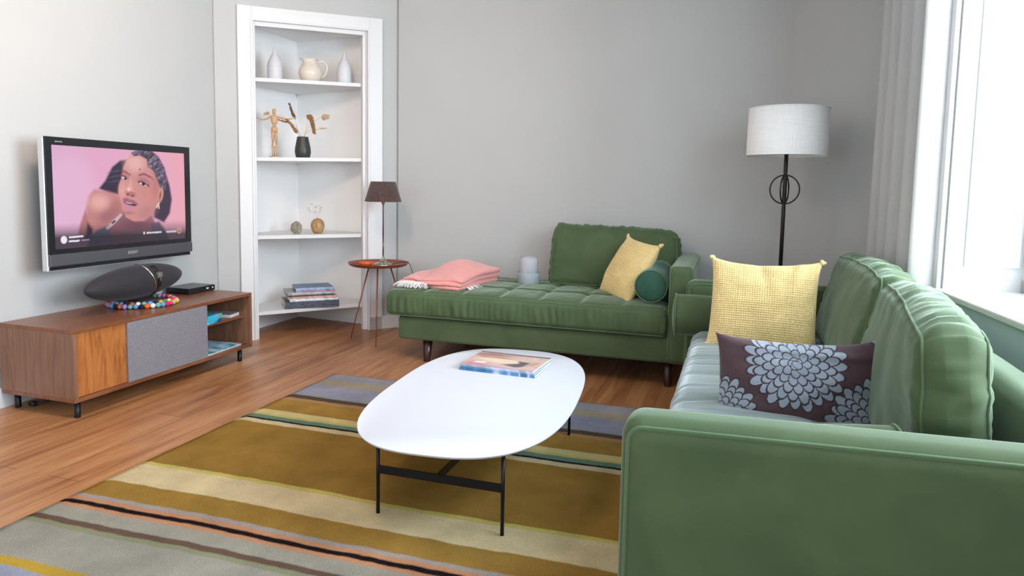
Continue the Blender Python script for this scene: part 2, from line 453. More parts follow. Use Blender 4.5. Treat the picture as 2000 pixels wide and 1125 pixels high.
# mannequin
M['limewood'] = plain('pale_lime_wood', (.60, .36, .19), .5, noise_amt=.12, nscale=14)
mn = thing('artist_mannequin', 'jointed pale wooden drawing mannequin with arms spread on a shelf', 'figurine', C3(.205, .2, SH[1]), TH)
b = B(); lathe(b, [(.042, 0), (.043, .004), (.041, .010), (.006, .011)], 28); obj('base', b, M['limewood'], mn)
b = B(); tube(b, [(0, .012, .01), (0, .012, .18)], .0025, 8); obj('support_rod', b, M['chrome'], mn)
b = B(); sph(b, (0, 0, .344), (.0145, .017, .021), 16); lathe(b, [(.006, .316), (.006, .327)], 12); obj('head', b, M['limewood'], mn)
b = B(); lathe(b, [(.012, .245), (.021, .262), (.024, .285), (.027, .305), (.018, .316), (.006, .319)], 20, Matrix.Diagonal((1.1, .75, 1, 1))); sph(b, (0, 0, .238), (.014, .012, .012), 12)
lathe(b, [(.016, .190), (.024, .200), (.022, .222), (.012, .232)], 20, Matrix.Diagonal((1.05, .8, 1, 1))); obj('torso', b, M['limewood'], mn)
for s in (-1, 1):
    b = B(); x = s*.0125
    tube(b, [(x, 0, .196), (x, 0, .19), (x*1.05, 0, .15), (x*1.05, 0, .112)], [.008, .0115, .0095, .006], 12); sph(b, (x*1.05, 0, .106), .0075, 10)
    tube(b, [(x*1.05, 0, .10), (x*1.05, 0, .085), (x*1.05, 0, .045), (x*1.05, 0, .03)], [.006, .009, .006, .004], 12); sph(b, (x*1.05, 0, .024), .006, 10)
    sph(b, (x*1.1, -.012, .0175), (.008, .020, .0065), 12); obj('leg', b, M['limewood'], mn)
    b = B(); z0 = .302
    pts = [(s*.028, 0, z0), (s*.05, -.005, z0-.014), (s*.075, -.008, z0-.026)] if s < 0 else [(s*.028, 0, z0), (s*.055, -.005, z0-.004), (s*.085, -.008, z0-.014)]
    sph(b, pts[0], .008, 10); tube(b, pts, [.0065, .0075, .005], 10); sph(b, pts[2], .006, 10)
    p2 = Vector(pts[2]); e = p2+Vector((s*.052, -.004, .010 if s < 0 else .012)); tube(b, [p2, (p2+e)/2, e], [.0052, .0058, .0035], 10); sph(b, e, .0042, 8)
    for k in range(5):
        a = (k-2)*.20; tube(b, [e+Vector((s*.004, 0, 0)), e+Vector((s*.022*math.cos(a), 0, .022*math.sin(a)+.003))], [.0022, .0014], 6)
    sph(b, e+Vector((s*.007, 0, .0)), (.008, .003, .0055), 10)
    obj('arm', b, M['limewood'], mn)

# black vase and dried grasses
VB = C3(.412, .2, SH[1])
b = B(); lathe(b, [(.046, 0), (.052, .006), (.060, .045), (.058, .075), (.050, .115), (.043, .150), (.042, .160), (.038, .160), (.038, .14), (.045, .1), (.0, .03)], 40)
o = obj('vase', b, plain('matt_charcoal_ceramic', (.032, .034, .034), .42)); o.location = VB; tag(o, 'charcoal black tapered vase holding dried grasses on the second shelf', 'vase')
M['straw'] = plain('dry_straw', (.50, .36, .20), .85, noise_amt=.2, nscale=50)
M['seed'] = plain('dry_seed_head', (.38, .20, .085), .9, noise_amt=.4, nscale=90)
M['seed_dark'] = plain('dark_seed_head', (.16, .10, .055), .9, noise_amt=.4, nscale=90)
M['puff'] = plain('pale_puff_head', (.62, .47, .29), .95, noise_amt=.2, nscale=70)
def plume(bm, pts, n, L, spread, r0=.0012):
    """feathery head of short bristles round a curved axis"""
    sp = spline(pts, 12)
    for i in range(n):
        t = random.random(); k = min(len(sp)-2, int(t*(len(sp)-1))); p = sp[k]; d = (sp[k+1]-sp[k]).normalized()
        a = Vector((random.uniform(-1, 1), random.uniform(-1, 1), random.uniform(-1, 1))); a = (a-d*a.dot(d)).normalized()
        q = p+(d*.8+a*spread*1.5)*L*(1.1-.5*t)
        tube(bm, [p, p*.5+q*.5+a*L*.04, q], [r0*1.3, r0*2.4, r0*.5], 4)
def stalk(label, stem, head, mat, n, L, spread, r0=.0016):
    """points are (along, up) offsets from the vase mouth in the cupboard frame"""
    mouth = Vector((0, 0, .10))
    g = thing('dried_grass', label, 'dried flower', VB, TH, 'dried stems in the charcoal vase')
    b = B(); P = [Vector((0, 0, .03)), mouth]+[Vector(p) for p in stem]; tube(b, spline(P, 8), .0011, 6); obj('stem', b, M['straw'], g)
    b = B(); plume(b, head, n, L, spread, r0); obj('seed_head', b, mat, g)
stalk('dark brown ear of grass, uppermost of the stems in the charcoal vase', [(-.028, -.005, .17), (-.048, .0, .26), (-.062, 0, .315)], [(-.058, 0, .300), (-.078, 0, .345), (-.098, 0, .405)], M['seed_dark'], 150, .022, .35)
stalk('brown ear of grass drooping between mannequin and charcoal vase', [(-.025, -.012, .165), (-.045, -.02, .19)], [(-.045, -.02, .185), (-.080, -.02, .235), (-.125, -.02, .285)], M['seed'], 190, .020, .45)
stalk('long arched stem with thin head reaching behind the mannequin', [(-.03, .01, .19), (-.05, .01, .25), (-.10, .01, .265)], [(-.10, .01, .262), (-.14, .01, .27), (-.19, .01, .285)], M['seed'], 60, .014, .4)
stalk('broad rust brown seed head bending right above the charcoal vase', [(.02, 0, .19), (.035, 0, .27), (.032, 0, .325)], [(.030, 0, .325), (.060, 0, .305), (.078, 0, .25), (.088, 0, .19)], M['seed'], 230, .026, .55)
stalk('pale fluffy bunny-tail head farthest right above the charcoal vase', [(.025, .01, .19), (.07, .01, .27), (.14, .01, .315)], [(.145, .01, .318), (.175, .01, .322), (.20, .01, .326)], M['puff'], 240, .020, .8)
stalk('small faint seed head low on the right of the charcoal vase', [(.02, .02, .18), (.07, .02, .215), (.13, .02, .228)], [(.13, .02, .228), (.16, .02, .234), (.185, .02, .236)], M['puff'], 50, .010, .5)
stalk('pale fluffy head arching far left over the mannequin shoulder', [(-.02, .03, .20), (-.12, .03, .30), (-.22, .03, .325)], [(-.235, .03, .325), (-.255, .03, .322), (-.27, .03, .315)], M['puff'], 90, .014, .7)

# pebble-like ornament, small vase with sprigs
b = B(); bmesh.ops.create_icosphere(b, subdivisions=4, radius=1)
for v in b.verts:
    n = v.co.normalized(); k = 1+.16*nz(n.x*1.6, n.y*1.6, n.z*1.6+3)+.05*nz(n.x*5, n.y*5, n.z*5)
    v.co = Vector((n.x*.045*k, n.y*.033*k, n.z*.048*k+.044))
    v.co.z = max(0, v.co.z)
t = NT('veined_grey_stone'); vv = t.coord(scale=(18, 18, 18)); t.base(t.ramp(t.noise(vv, 1.6, 5, .6, 2.5), [(.3, (.12, .10, .07)), (.5, (.30, .26, .19)), (.7, (.52, .47, .38))])); t.set(Roughness=.6)
o = obj('stone_ornament', b, t.m); o.location = C3(.357, .2, SH[2]); tag(o, 'mottled grey-brown rounded stone standing on the third shelf', 'ornament')
t = NT('speckled_tan_glaze'); vv = t.coord(scale=(30, 30, 8)); t.base(t.ramp(t.noise(vv, 2, 4, .6, 1), [(.35, (.26, .14, .05)), (.6, (.50, .30, .13))])); t.set(Roughness=.4)
b = B(); lathe(b, [(.028, 0), (.040, .012), (.051, .042), (.053, .062), (.046, .090), (.030, .108), (.014, .113), (.012, .116), (.010, .112), (.010, .09)], 36)
SV = C3(.520, .2, SH[2]); o = obj('bud_vase', b, t.m); o.location = SV; tag(o, 'small round tan bud vase with dried sprigs on the third shelf', 'vase')
M['sprig'] = plain('pale_dried_sprig', (.60, .50, .46), .9)
for i, (lab, tips) in enumerate((('dried sprig leaning left out of the round tan vase', [(-.075, .195), (-.045, .225), (-.06, .17)]), ('dried sprig standing upright in the round tan vase', [(-.02, .20), (.0, .21), (-.012, .16)]), ('dried sprig leaning right out of the round tan vase', [(.022, .185), (.028, .20), (.012, .165)]))):
    g = thing('dried_sprig', lab, 'dried flower', SV, TH, 'dried sprigs in the tan vase')
    b = B(); base = Vector((0, 0, .07)); fork = Vector((tips[0][0]*.35, 0, .15))
    tube(b, [base, Vector((0, 0, .115)), fork], .0009, 5)
    for (x, z) in tips: tube(b, [fork, Vector(((x+fork.x)/2, 0, (z+fork.z)/2+.004)), Vector((x, 0, z))], .0007, 5)
    obj('stem', b, M['sprig'], g)
    b = B()
    for (x, z) in tips:
        for k in range(9): sph(b, (x+random.gauss(0, .006), random.gauss(0, .006), z+random.gauss(0, .005)), random.uniform(.0018, .0034), 6)
    obj('blossom', b, M['sprig'], g)

# ------------------------------------------------------------------ painted sheets (printed covers)
def paint_plane(name, w_, h_, nx, ny, fn, mat, parent=None, thick=0):
    """a printed flat face: colour per vertex from fn(u, v)"""
    me = bpy.data.meshes.new(name)
    vs = [(w_*(i/nx-.5), h_*(j/ny-.5), 0) for j in range(ny+1) for i in range(nx+1)]
    fs = [(j*(nx+1)+i, j*(nx+1)+i+1, (j+1)*(nx+1)+i+1, (j+1)*(nx+1)+i) for j in range(ny) for i in range(nx)]
    me.from_pydata(vs, [], fs)
    U = np.array([(i/nx, j/ny) for j in range(ny+1) for i in range(nx+1)])
    colr = fn(U[:, 0], U[:, 1])
    ca = me.color_attributes.new('paint', 'FLOAT_COLOR', 'POINT')
    ca.data.foreach_set('color', np.concatenate([colr, np.ones((len(colr), 1))], 1).astype(np.float32).ravel())
    me.materials.append(mat); o = bpy.data.objects.new(name, me); COL.objects.link(o)
    if parent: o.parent = parent
    return o
def lin(c): c = np.array(c, float)/255; return np.where(c <= .04045, c/12.92, ((c+.055)/1.055)**2.4)
def ell(x, y, cx, cy, rx, ry, rot=0):
    a = math.radians(rot); dx, dy = x-cx, y-cy; X = dx*math.cos(a)+dy*math.sin(a); Y = -dx*math.sin(a)+dy*math.cos(a)
    return (np.sqrt((X/rx)**2+(Y/ry)**2)-1)*min(rx, ry)
def poly_sd(x, y, P):
    """signed distance to a polygon, negative inside"""
    P = np.array(P, float); d = np.full(x.shape, 1e9); ins = np.zeros(x.shape, bool); n = len(P)
    for i in range(n):
        a, b_ = P[i], P[(i+1) % n]; e = b_-a; wx, wy = x-a[0], y-a[1]
        t = np.clip((wx*e[0]+wy*e[1])/(e@e), 0, 1); d = np.minimum(d, np.hypot(wx-t*e[0], wy-t*e[1]))
        c = ((a[1] > y) != (b_[1] > y)) & (x < (b_[0]-a[0])*(y-a[1])/((b_[1]-a[1]) or 1e-9)+a[0]); ins ^= c
    return np.where(ins, -d, d)
def lay(C, sd, col, soft=4, op=1.0):
    k = np.clip(.5-sd/(2*soft), 0, 1); k = k*k*(3-2*k)*op
    return C*(1-k[:, None])+lin(col)*k[:, None]
def vnoise(x, y, s, seed=0):
    r = np.random.RandomState(seed).rand(64, 64); X, Y = x/s, y/s; i, j = np.floor(X).astype(int), np.floor(Y).astype(int); fx, fy = X-i, Y-j
    fx, fy = fx*fx*(3-2*fx), fy*fy*(3-2*fy); g = lambda a, b_: r[a % 64, b_ % 64]
    return (g(i, j)*(1-fx)+g(i+1, j)*fx)*(1-fy)+(g(i, j+1)*(1-fx)+g(i+1, j+1)*fx)*fy
M['print'] = vcol('printed_paper', .35)
M['paper'] = plain('paper_edges', (.66, .62, .58), .8, noise_amt=.1, nscale=200)
def magazine(w_, d_, t_, cover, spine, name='magazine', paint=None, curl=0):
    """paper block with a coloured spine and cover; x = width along spine edge, y = depth"""
    b = B(); box(b, -w_/2+.002, -d_/2+.002, .0012, w_/2-.002, d_/2-.002, t_-.0012, mi=0)
    box(b, -w_/2, -d_/2, 0, w_/2, d_/2, .0012, mi=1); box(b, -w_/2, -d_/2, t_-.0012, w_/2, d_/2, t_, mi=1); box(b, -w_/2, -d_/2-.0008, 0, w_/2, -d_/2+.0015, t_, mi=2)
    return b
# stack on the lowest shelf
stack = thing  # alias kept short
MS = C3(.452, .175, SH[3]); zz = SH[3]
rows = [('large_book', .40, .26, .052, (.035, .045, .065), (.045, .06, .085), 'large dark blue-grey book at the bottom of the shelf stack', 0, .0),
        ('magazine', .36, .25, .020, (.55, .55, .60), (.62, .70, .80), 'white and pale blue spined magazine lying on the large dark book', .03, .012),
        ('magazine', .36, .25, .016, (.5, .3, .25), (.55, .30, .24), 'salmon spined magazine, third from the bottom of the shelf stack', -.02, .006),
        ('magazine', .34, .25, .012, (.05, .05, .06), (.04, .04, .05), 'black spined magazine in the middle of the shelf stack', .02, -.01),
        ('magazine', .35, .25, .020, (.30, .31, .30), (.36, .37, .36), 'grey spined magazine above the black one in the shelf stack', .05, -.01),
        ('magazine', .29, .24, .010, (.25, .12, .2), (.42, .16, .30), 'magenta spined magazine, second from the top of the shelf stack', -.03, .03),
        ('magazine', .28, .23, .020, (.10, .16, .26), (.22, .36, .50), 'light blue spined magazine with dark cover on top of the shelf stack', .02, .02)]
for (nm, w_, d_, t_, cc, sc_, lab, rr, off) in rows:
    g = thing(nm, lab, 'book' if nm == 'large_book' else 'magazine', (MS.x+DD.x*off, MS.y+DD.y*off, zz), TH+rr-.09, None if nm == 'large_book' else 'magazines stacked on the lowest shelf')
    b = B(); box(b, -w_/2+.003, -d_/2+.003, .0015, w_/2-.003, d_/2-.003, t_-.0015); obj('pages', b, M['paper'], g, False)
    b = B(); box(b, -w_/2, -d_/2, 0, w_/2, d_/2, .0014); box(b, -w_/2, -d_/2, t_-.0014, w_/2, d_/2, t_); cm = plain('cover_paper', cc, .35); obj('cover', b, cm, g, False)
    b = B(); box(b, -w_/2, -d_/2-.001, 0, w_/2, -d_/2+.002, t_)
    t = NT('spine_print'); v = t.coord(scale=(14, 1, 60)); t.base(t.ramp(t.noise(v, 1.2, 2), [(.42, sc_), (.56, tuple(min(1, c*1.5+.04) for c in sc_)), (.66, tuple(c*.6 for c in sc_))])); t.set(Roughness=.4)
    obj('spine', b, t.m, g, False)
    zz += t_+.0004

# ------------------------------------------------------------------ media cabinet
CX0, CX1, CY0, CY1, CZ0, CZ1 = -3.405, -2.925, 2.398, 3.668, .079, .433
M['wal_top'] = walnut('walnut_top', (.12, .040, .018), (.21, .078, .034), (.285, .117, .053), (14, 1.1, 3), .30)
M['wal_side'] = walnut('walnut_side', (.145, .067, .036), (.22, .106, .060), (.305, .158, .096), (14, 14, 1.0), .42)
M['wal_door'] = walnut('walnut_door', (.20, .058, .014), (.40, .138, .034), (.52, .215, .062), (6, 9, 1.0), .40)
M['wal_in'] = walnut('walnut_inside', (.13, .045, .016), (.23, .082, .030), (.30, .12, .048), (12, 14, 1.1), .5)
cab = thing('media_cabinet', 'low walnut media cabinet with grey fabric sliding door along the left wall', 'cabinet', (0, 0, 0))
T = .019
b = B(); box(b, CX0, CY0, CZ1-T, CX1, CY1, CZ1, .0015); obj('top_panel', b, M['wal_top'], cab, False)
b = B(); box(b, CX0, CY0, CZ0, CX1, CY1, CZ0+T, .0015); obj('bottom_panel', b, M['wal_top'], cab, False)
for y0 in (CY0, CY1-T):
    b = B(); box(b, CX0, y0, CZ0+T, CX1, y0+T, CZ1-T, .001); obj('side_panel', b, M['wal_side'], cab, False)
b = B(); box(b, CX0, CY0+T, CZ0+T, CX0+.012, CY1-T, CZ1-T); obj('back_panel', b, M['wal_in'], cab, False)
for y0 in (2.72, 3.235):
    b = B(); box(b, CX0+.012, y0, CZ0+T, CX1-.045, y0+.016, CZ1-T); obj('divider', b, M['wal_in'], cab, False)
b = B(); box(b, CX0+.012, 3.251, .268, CX1-.05, CY1-T, .284, .001); obj('shelf', b, M['wal_top'], cab, False)
b = B(); box(b, CX1-.030, CY0+T+.001, CZ0+T+.002, CX1-.014, 2.74, CZ1-T-.002, .001); obj('door', b, M['wal_door'], cab, False)
t = NT('grey_woven_fabric'); v = t.coord(scale=(260, 260, 260)); v2 = t.coord(scale=(1, 1, 1))
t.base(t.ramp(t.noise(v, 1.0, 2, .7), [(.3, (.13, .125, .14)), (.7, (.27, .26, .29))])); t.set(Roughness=.95); t.bump(t.noise(v, 1.0, 2), .3, .002)
b = B(); box(b, CX1-.012, 2.706, CZ0+T+.001, CX1-.001, 3.272, CZ1-T-.001, .001); o = obj('sliding_door', b, t.m, cab, False); o['label'] = 'grey fabric covered sliding door'
for (x, y) in ((-2.938-.012, 2.428), (-3.355, 2.440), (-2.95, 3.575), (-3.355, 3.60)):
    b = B(); lathe(b, [(.013, 0), (.0135, .003), (.0135, CZ0), ], 20, Matrix.Translation((x, y, 0))); obj('leg', b, M['black'], cab)
b = B(); tube(b, spline([(-3.30, 2.50, .018), (-3.33, 2.475, .010), (-3.29, 2.53, .012), (-3.25, 2.62, .012), (-3.30, 2.78, .010), (-3.38, 2.90, .03)], 8), .0035, 8)
box(b, -3.315, 2.462, .002, -3.285, 2.487, .026, .004); tag(obj('power_cord', b, M['plastic']), 'black power cord with plug on the floor under the media cabinet', 'cord')

# things inside the open bay
t = NT('blue_geometric_print'); v = t.coord(scale=(1, 1, 1)); vo = t.n('ShaderNodeTexVoronoi'); vo.inputs['Scale'].default_value = 16; t.l(v, vo.inputs['Vector'])
sp = t.n('ShaderNodeSeparateColor'); t.l(vo.outputs['Color'], sp.inputs[0])
t.base(t.ramp(sp.outputs[0], [(0, (.03, .45, .65)), (.28, (.02, .20, .42)), (.45, (.28, .30, .72)), (.6, (.10, .42, .20)), (.75, (.30, .62, .80)), (.9, (.02, .05, .16))], 'CONSTANT')); t.set(Roughness=.35)
g = thing('board_game_box', 'blue and green geometric patterned box on the upper shelf of the media cabinet', 'box', (-3.05, 3.345, .2845), .12)
b = B(); box(b, -.11, -.085, 0, .095, .085, .028, .003); obj('box_base', b, t.m, g, False)
b = B(); box(b, -.112, -.087, .016, .097, .087, .052, .004); obj('box_lid', b, t.m, g, False)
g = thing('paperback', 'white covered paperback leaning out beside the blue patterned box', 'book', (-3.10, 3.475, .2845), -.25)
b = B(); box(b, -.09, -.035, .001, .088, .035, .018); obj('pages', b, M['paper'], g, False)
b = B(); box(b, -.092, -.037, 0, .09, .037, .0014); box(b, -.092, -.037, .018, .09, .037, .0195); obj('cover', b, plain('white_violet_cover', (.66, .63, .74), .35, noise_amt=.3, nscale=30), g, False)
g = thing('paperback', 'grey covered paperback with cream pages at the right end of the cabinet shelf', 'book', (-3.09, 3.57, .2845), .2)
b = B(); box(b, -.10, -.055, .001, .098, .055, .020); obj('pages', b, M['paper'], g, False)
b = B(); box(b, -.102, -.057, 0, .10, .057, .0014); box(b, -.102, -.057, .020, .10, .057, .0215); obj('cover', b, plain('grey_cover', (.25, .25, .26), .3, noise_amt=.3, nscale=25), g, False)
g = thing('magazine', 'turquoise and white magazine on the bottom of the media cabinet', 'magazine', (-3.08, 3.43, CZ0+T+.0005), .06)
t = NT('turquoise_print'); v = t.coord(scale=(5, 12, 1)); t.base(t.ramp(t.noise(v, 1.4, 2, .5, .6), [(.40, (.05, .33, .42)), (.47, (.35, .62, .80)), (.56, (.62, .72, .88)), (.70, (.15, .50, .58))])); t.set(Roughness=.3)
b = B(); box(b, -.13, -.17, .001, .13, .165, .009); obj('pages', b, M['paper'], g, False)
b = B(); box(b, -.132, -.172, .0092, .132, .167, .0105); obj('cover', b, t.m, g, False)

# ------------------------------------------------------------------ television
XF = -3.22
tv = thing('television', 'flat television in black and silver casing mounted on the wall showing a woman', 'television', (XF, 3.0, 0))
ty0, ty1, tz0, tz1 = -.468, .477, .684, 1.354
M['bezel'] = plain('gloss_black_bezel', (.012, .014, .017), .18)
M['grille'] = plain('dark_grey_speaker_grille', (.062, .062, .072), .5)
sy0, sy1, sz0, sz1 = 2.565-3.0, 3.438-3.0, .790, 1.314
b = B()
for (a0, a1, c0, c1_) in ((ty0, sy0, .765, tz1), (sy1, ty1, .765, tz1), (sy0, sy1, sz1, tz1), (sy0, sy1, .765, sz0)):
    box(b, -.012, a0, c0, 0, a1, c1_)
obj('bezel', b, M['bezel'], tv, False)
b = B(); box(b, -.010, ty0, .704, .003, ty1+.006, .763, .004); obj('speaker_grille', b, M['grille'], tv, False)
b = B(); box(b, -.040, ty0+.004, tz0, -.008, ty1-.002, .702, .003); obj('lower_edge', b, M['bezel'], tv, False)
b = B(); box(b, -.048, ty0-.004, tz0-.004, -.012, ty1-.002, tz1-.003, .004); obj('silver_frame', b, M['silver'], tv, False)
b = B(); box(b, -.095, ty0+.06, tz0+.05, -.047, ty1-.06, tz1-.06, .015); obj('rear_housing', b, plain('tv_back', (.03, .03, .035), .5), tv, False)
b = B(); box(b, -.204, -.16, .86, -.095, .16, 1.18, .006); obj('wall_bracket', b, M['black'], tv, False)

def tv_paint(U, V):
    # picture measured on the screen, in the units of a 1483 x 1125 crop
    src = [(0, 0), (1, 0), (1, 1), (0, 1)]; dst = [(48, 25), (1390, 95), (1400, 945), (105, 1050)]
    A = []; bb = []
    for (u, v), (x, y) in zip(src, dst):
        A.append([u, v, 1, 0, 0, 0, -x*u, -x*v]); bb.append(x); A.append([0, 0, 0, u, v, 1, -y*u, -y*v]); bb.append(y)
    h = np.linalg.solve(np.array(A, float), np.array(bb, float)); v_ = 1-V; q = h[6]*U+h[7]*v_+1
    x, y = (h[0]*U+h[1]*v_+h[2])/q, (h[3]*U+h[4]*v_+h[5])/q
    C = np.zeros((len(U), 3))+lin((216, 158, 186)); C = lay(C, x-330, (208, 164, 194), 330); C = lay(C, 1230-x, (222, 158, 172), 200)
    C = lay(C, np.maximum(ell(x, y, 230, 560, 280, 420), -1e9), (220, 176, 206), 90, .6)
    C = lay(C, poly_sd(x, y, [(530, 455), (590, 380), (660, 240), (740, 175), (840, 160), (860, 400), (740, 520), (620, 500)]), (44, 34, 58), 16)
    for yy in (300, 350, 400): C = lay(C, poly_sd(x, y, [(610, yy), (700, yy-30), (760, yy-25), (700, yy-10)]), (78, 72, 100), 10, .7)
    C = lay(C, poly_sd(x, y, [(1060, 90), (1120, 130), (1190, 260), (1240, 420), (1262, 560), (1240, 700), (1180, 790), (1080, 740), (1060, 420)]), (56, 42, 64), 14)
    # shoulder, arm
    C = lay(C, poly_sd(x, y, [(480, 465), (600, 480), (740, 520), (800, 700), (760, 800), (560, 880), (450, 880), (420, 780), (405, 640), (430, 530)]), (186, 124, 124), 22)
    C = lay(C, poly_sd(x, y, [(400, 660), (430, 760), (470, 900), (420, 960), (330, 900), (350, 800)]), (170, 112, 116), 16)
    C = lay(C, ell(x, y, 530, 590, 95, 75), (226, 172, 164), 60, .75)
    C = lay(C, ell(x, y, 620, 730, 90, 60, -30), (134, 82, 92), 50, .6)
    C = lay(C, poly_sd(x, y, [(420, 790), (470, 850), (480, 960), (400, 970)]), (66, 34, 48), 20)
    C = lay(C, ell(x, y, 700, 640, 60, 70), (160, 100, 98), 40, .6)
    # neck and chest
    C = lay(C, poly_sd(x, y, [(770, 690), (1060, 700), (1090, 800), (1200, 900), (1240, 1040), (560, 1040), (600, 860), (700, 760)]), (142, 92, 102), 22)
    C = lay(C, ell(x, y, 900, 800, 150, 45, 5), (110, 66, 84), 40, .8)
    # dress and straps
    C = lay(C, poly_sd(x, y, [(430, 940), (500, 870), (590, 830), (640, 860), (650, 960), (700, 1040), (420, 1060)]), (92, 88, 108), 18)
    C = lay(C, poly_sd(x, y, [(1050, 800), (1130, 780), (1190, 860), (1230, 950), (1150, 1000), (1060, 900)]), (96, 80, 98), 18)
    C = lay(C, poly_sd(x, y, [(600, 850), (680, 760), (750, 700), (765, 715), (700, 790), (620, 860)]), (190, 172, 186), 8)
    C = lay(C, poly_sd(x, y, [(655, 790), (690, 765), (700, 780), (665, 805)]), (60, 40, 56), 6)
    # face
    face = [(880, 82), (1000, 88), (1085, 170), (1135, 330), (1150, 470), (1120, 600), (1070, 710), (980, 775), (880, 780), (800, 740), (762, 650), (740, 560), (722, 490), (728, 420), (760, 330), (770, 240), (820, 140)]
    C = lay(C, poly_sd(x, y, face), (196, 134, 132), 9)
    C = lay(C, ell(x, y, 890, 200, 90, 80), (224, 176, 172), 60, .75)
    C = lay(C, ell(x, y, 1040, 500, 90, 110), (200, 124, 116), 70, .6)
    C = lay(C, ell(x, y, 765, 470, 36, 70), (226, 160, 158), 30, .6)
    C = lay(C, ell(x, y, 1010, 690, 90, 60, -30), (168, 112, 118), 50, .6)
    C = lay(C, ell(x, y, 1100, 420, 40, 130), (160, 98, 100), 40, .5)
    # hair line and braids
    hair = [(850, 95), (900, 72), (1060, 72), (1130, 130), (1190, 240), (1215, 380), (1200, 470), (1150, 460), (1120, 380), (1080, 280), (1020, 230), (1010, 160), (940, 120), (880, 130)]
    hd = poly_sd(x, y, hair); nn = .6*vnoise((x-700)*.8+y*.9, (y-x*.3)*.35, 15, 3)+.4*vnoise(x, y, 16, 8)
    C = lay(C, hd, (84, 70, 92), 10)
    k = np.clip(-hd/12, 0, 1)*np.clip((nn-.55)*5, 0, 1); C = C*(1-.5*k[:, None])+lin((168, 154, 174))*(.5*k[:, None])
    k = np.clip(-hd/12, 0, 1)*np.clip((.42-nn)*6, 0, 1); C = C*(1-.8*k[:, None])+lin((44, 34, 52))*(.8*k[:, None])
    # brows and eyes
    C = lay(C, poly_sd(x, y, [(758, 262), (800, 280), (850, 318), (846, 330), (790, 300), (756, 285)]), (140, 74, 82), 9, .9)
    C = lay(C, poly_sd(x, y, [(925, 312), (980, 296), (1050, 330), (1080, 370), (1040, 345), (980, 318), (930, 330)]), (128, 70, 82), 9, .95)
    C = lay(C, ell(x, y, 792, 335, 42, 30, 25), (176, 98, 108), 18, .7); C = lay(C, ell(x, y, 980, 385, 62, 38, 22), (160, 92, 104), 22, .7)
    C = lay(C, ell(x, y, 788, 350, 33, 13, 25), (226, 206, 212), 5); C = lay(C, ell(x, y, 972, 402, 46, 17, 24), (214, 190, 200), 5)
    C = lay(C, ell(x, y, 794, 354, 14, 15), (50, 26, 34), 5); C = lay(C, ell(x, y, 976, 406, 18, 18), (46, 24, 34), 5)
    C = lay(C, poly_sd(x, y, [(752, 320), (790, 328), (826, 368), (814, 366), (786, 340), (756, 334)]), (58, 30, 46), 6)
    C = lay(C, poly_sd(x, y, [(920, 378), (960, 376), (1030, 420), (1040, 440), (1000, 416), (950, 390), (922, 396)]), (54, 30, 44), 6)
    C = lay(C, ell(x, y, 940, 262, 8, 7), (92, 46, 56), 4)
    # nose
    C = lay(C, poly_sd(x, y, [(842, 330), (870, 420), (880, 500), (850, 520), (810, 500), (812, 440)]), (214, 154, 146), 18, .7)
    C = lay(C, ell(x, y, 846, 505, 52, 24, 14), (158, 92, 94), 14, .8); C = lay(C, ell(x, y, 818, 515, 12, 8), (84, 40, 52), 5); C = lay(C, ell(x, y, 866, 528, 14, 8), (84, 40, 52), 5)
    C = lay(C, ell(x, y, 828, 462, 18, 20), (238, 190, 180), 12, .8)
    # mouth
    C = lay(C, poly_sd(x, y, [(762, 560), (800, 545), (835, 560), (880, 570), (925, 612), (900, 626), (840, 606), (790, 590)]), (158, 92, 112), 8)
    C = lay(C, poly_sd(x, y, [(775, 578), (830, 592), (905, 616), (890, 632), (830, 618), (785, 598)]), (70, 34, 48), 6)
    C = lay(C, poly_sd(x, y, [(790, 585), (840, 596), (870, 606), (840, 606), (800, 596)]), (206, 190, 196), 4)
    C = lay(C, poly_sd(x, y, [(768, 600), (820, 620), (895, 632), (870, 672), (820, 676), (782, 648)]), (196, 128, 146), 9)
    C = lay(C, ell(x, y, 826, 696, 50, 14), (150, 92, 98), 14, .6)
    # ear and earring
    C = lay(C, ell(x, y, 1148, 515, 26, 70, 8), (206, 144, 132), 8); C = lay(C, ell(x, y, 1144, 520, 12, 44, 8), (138, 82, 84), 8)
    for P in ([(1128, 585), (1140, 590), (1108, 650), (1098, 640)], [(1120, 600), (1132, 600), (1136, 655), (1124, 655)]): C = lay(C, poly_sd(x, y, P), (222, 196, 168), 4)
    # dark band of the interface, with its marks
    band = 800-(x-100)*.03; k = np.clip((y-band)/140, 0, 1)**1.1*.93; C = C*(1-k[:, None])+lin((34, 34, 46))*k[:, None]
    C = lay(C, ell(x, y, 193, 957, 31, 37), (226, 220, 236), 4)
    def words(C, x0, y0, x1, y1, h, col, seed, op=1):
        t_ = (x-x0)/(x1-x0); yc = y0+(y1-y0)*t_; n = vnoise(x, y*.5, 7.5, seed); hh = h*(.62+.5*n)
        m = (t_ > 0) & (t_ < 1); sd = np.where(m, np.abs(y-yc)-hh, 99); return lay(C, sd, col, 5, op)
    C = words(C, 240, 934, 380, 922, 9, (232, 228, 240), 1); C = words(C, 240, 972, 345, 965, 9, (226, 222, 236), 2); C = words(C, 362, 963, 440, 956, 7, (140, 136, 150), 4)
    C = lay(C, ell(x, y, 980, 893, 7, 13), (236, 232, 240), 4)
    C = words(C, 1003, 893, 1155, 884, 9, (206, 200, 214), 5); C = words(C, 1203, 882, 1305, 876, 9, (196, 188, 206), 6)
    C = lay(C, np.abs(ell(x, y, 1333, 870, 18, 25))-3, (206, 164, 130), 3); C = lay(C, ell(x, y, 1333, 870, 7, 10), (190, 120, 100), 5)
    C *= np.clip(1-.0*x, 0, 1)[:, None]
    return C
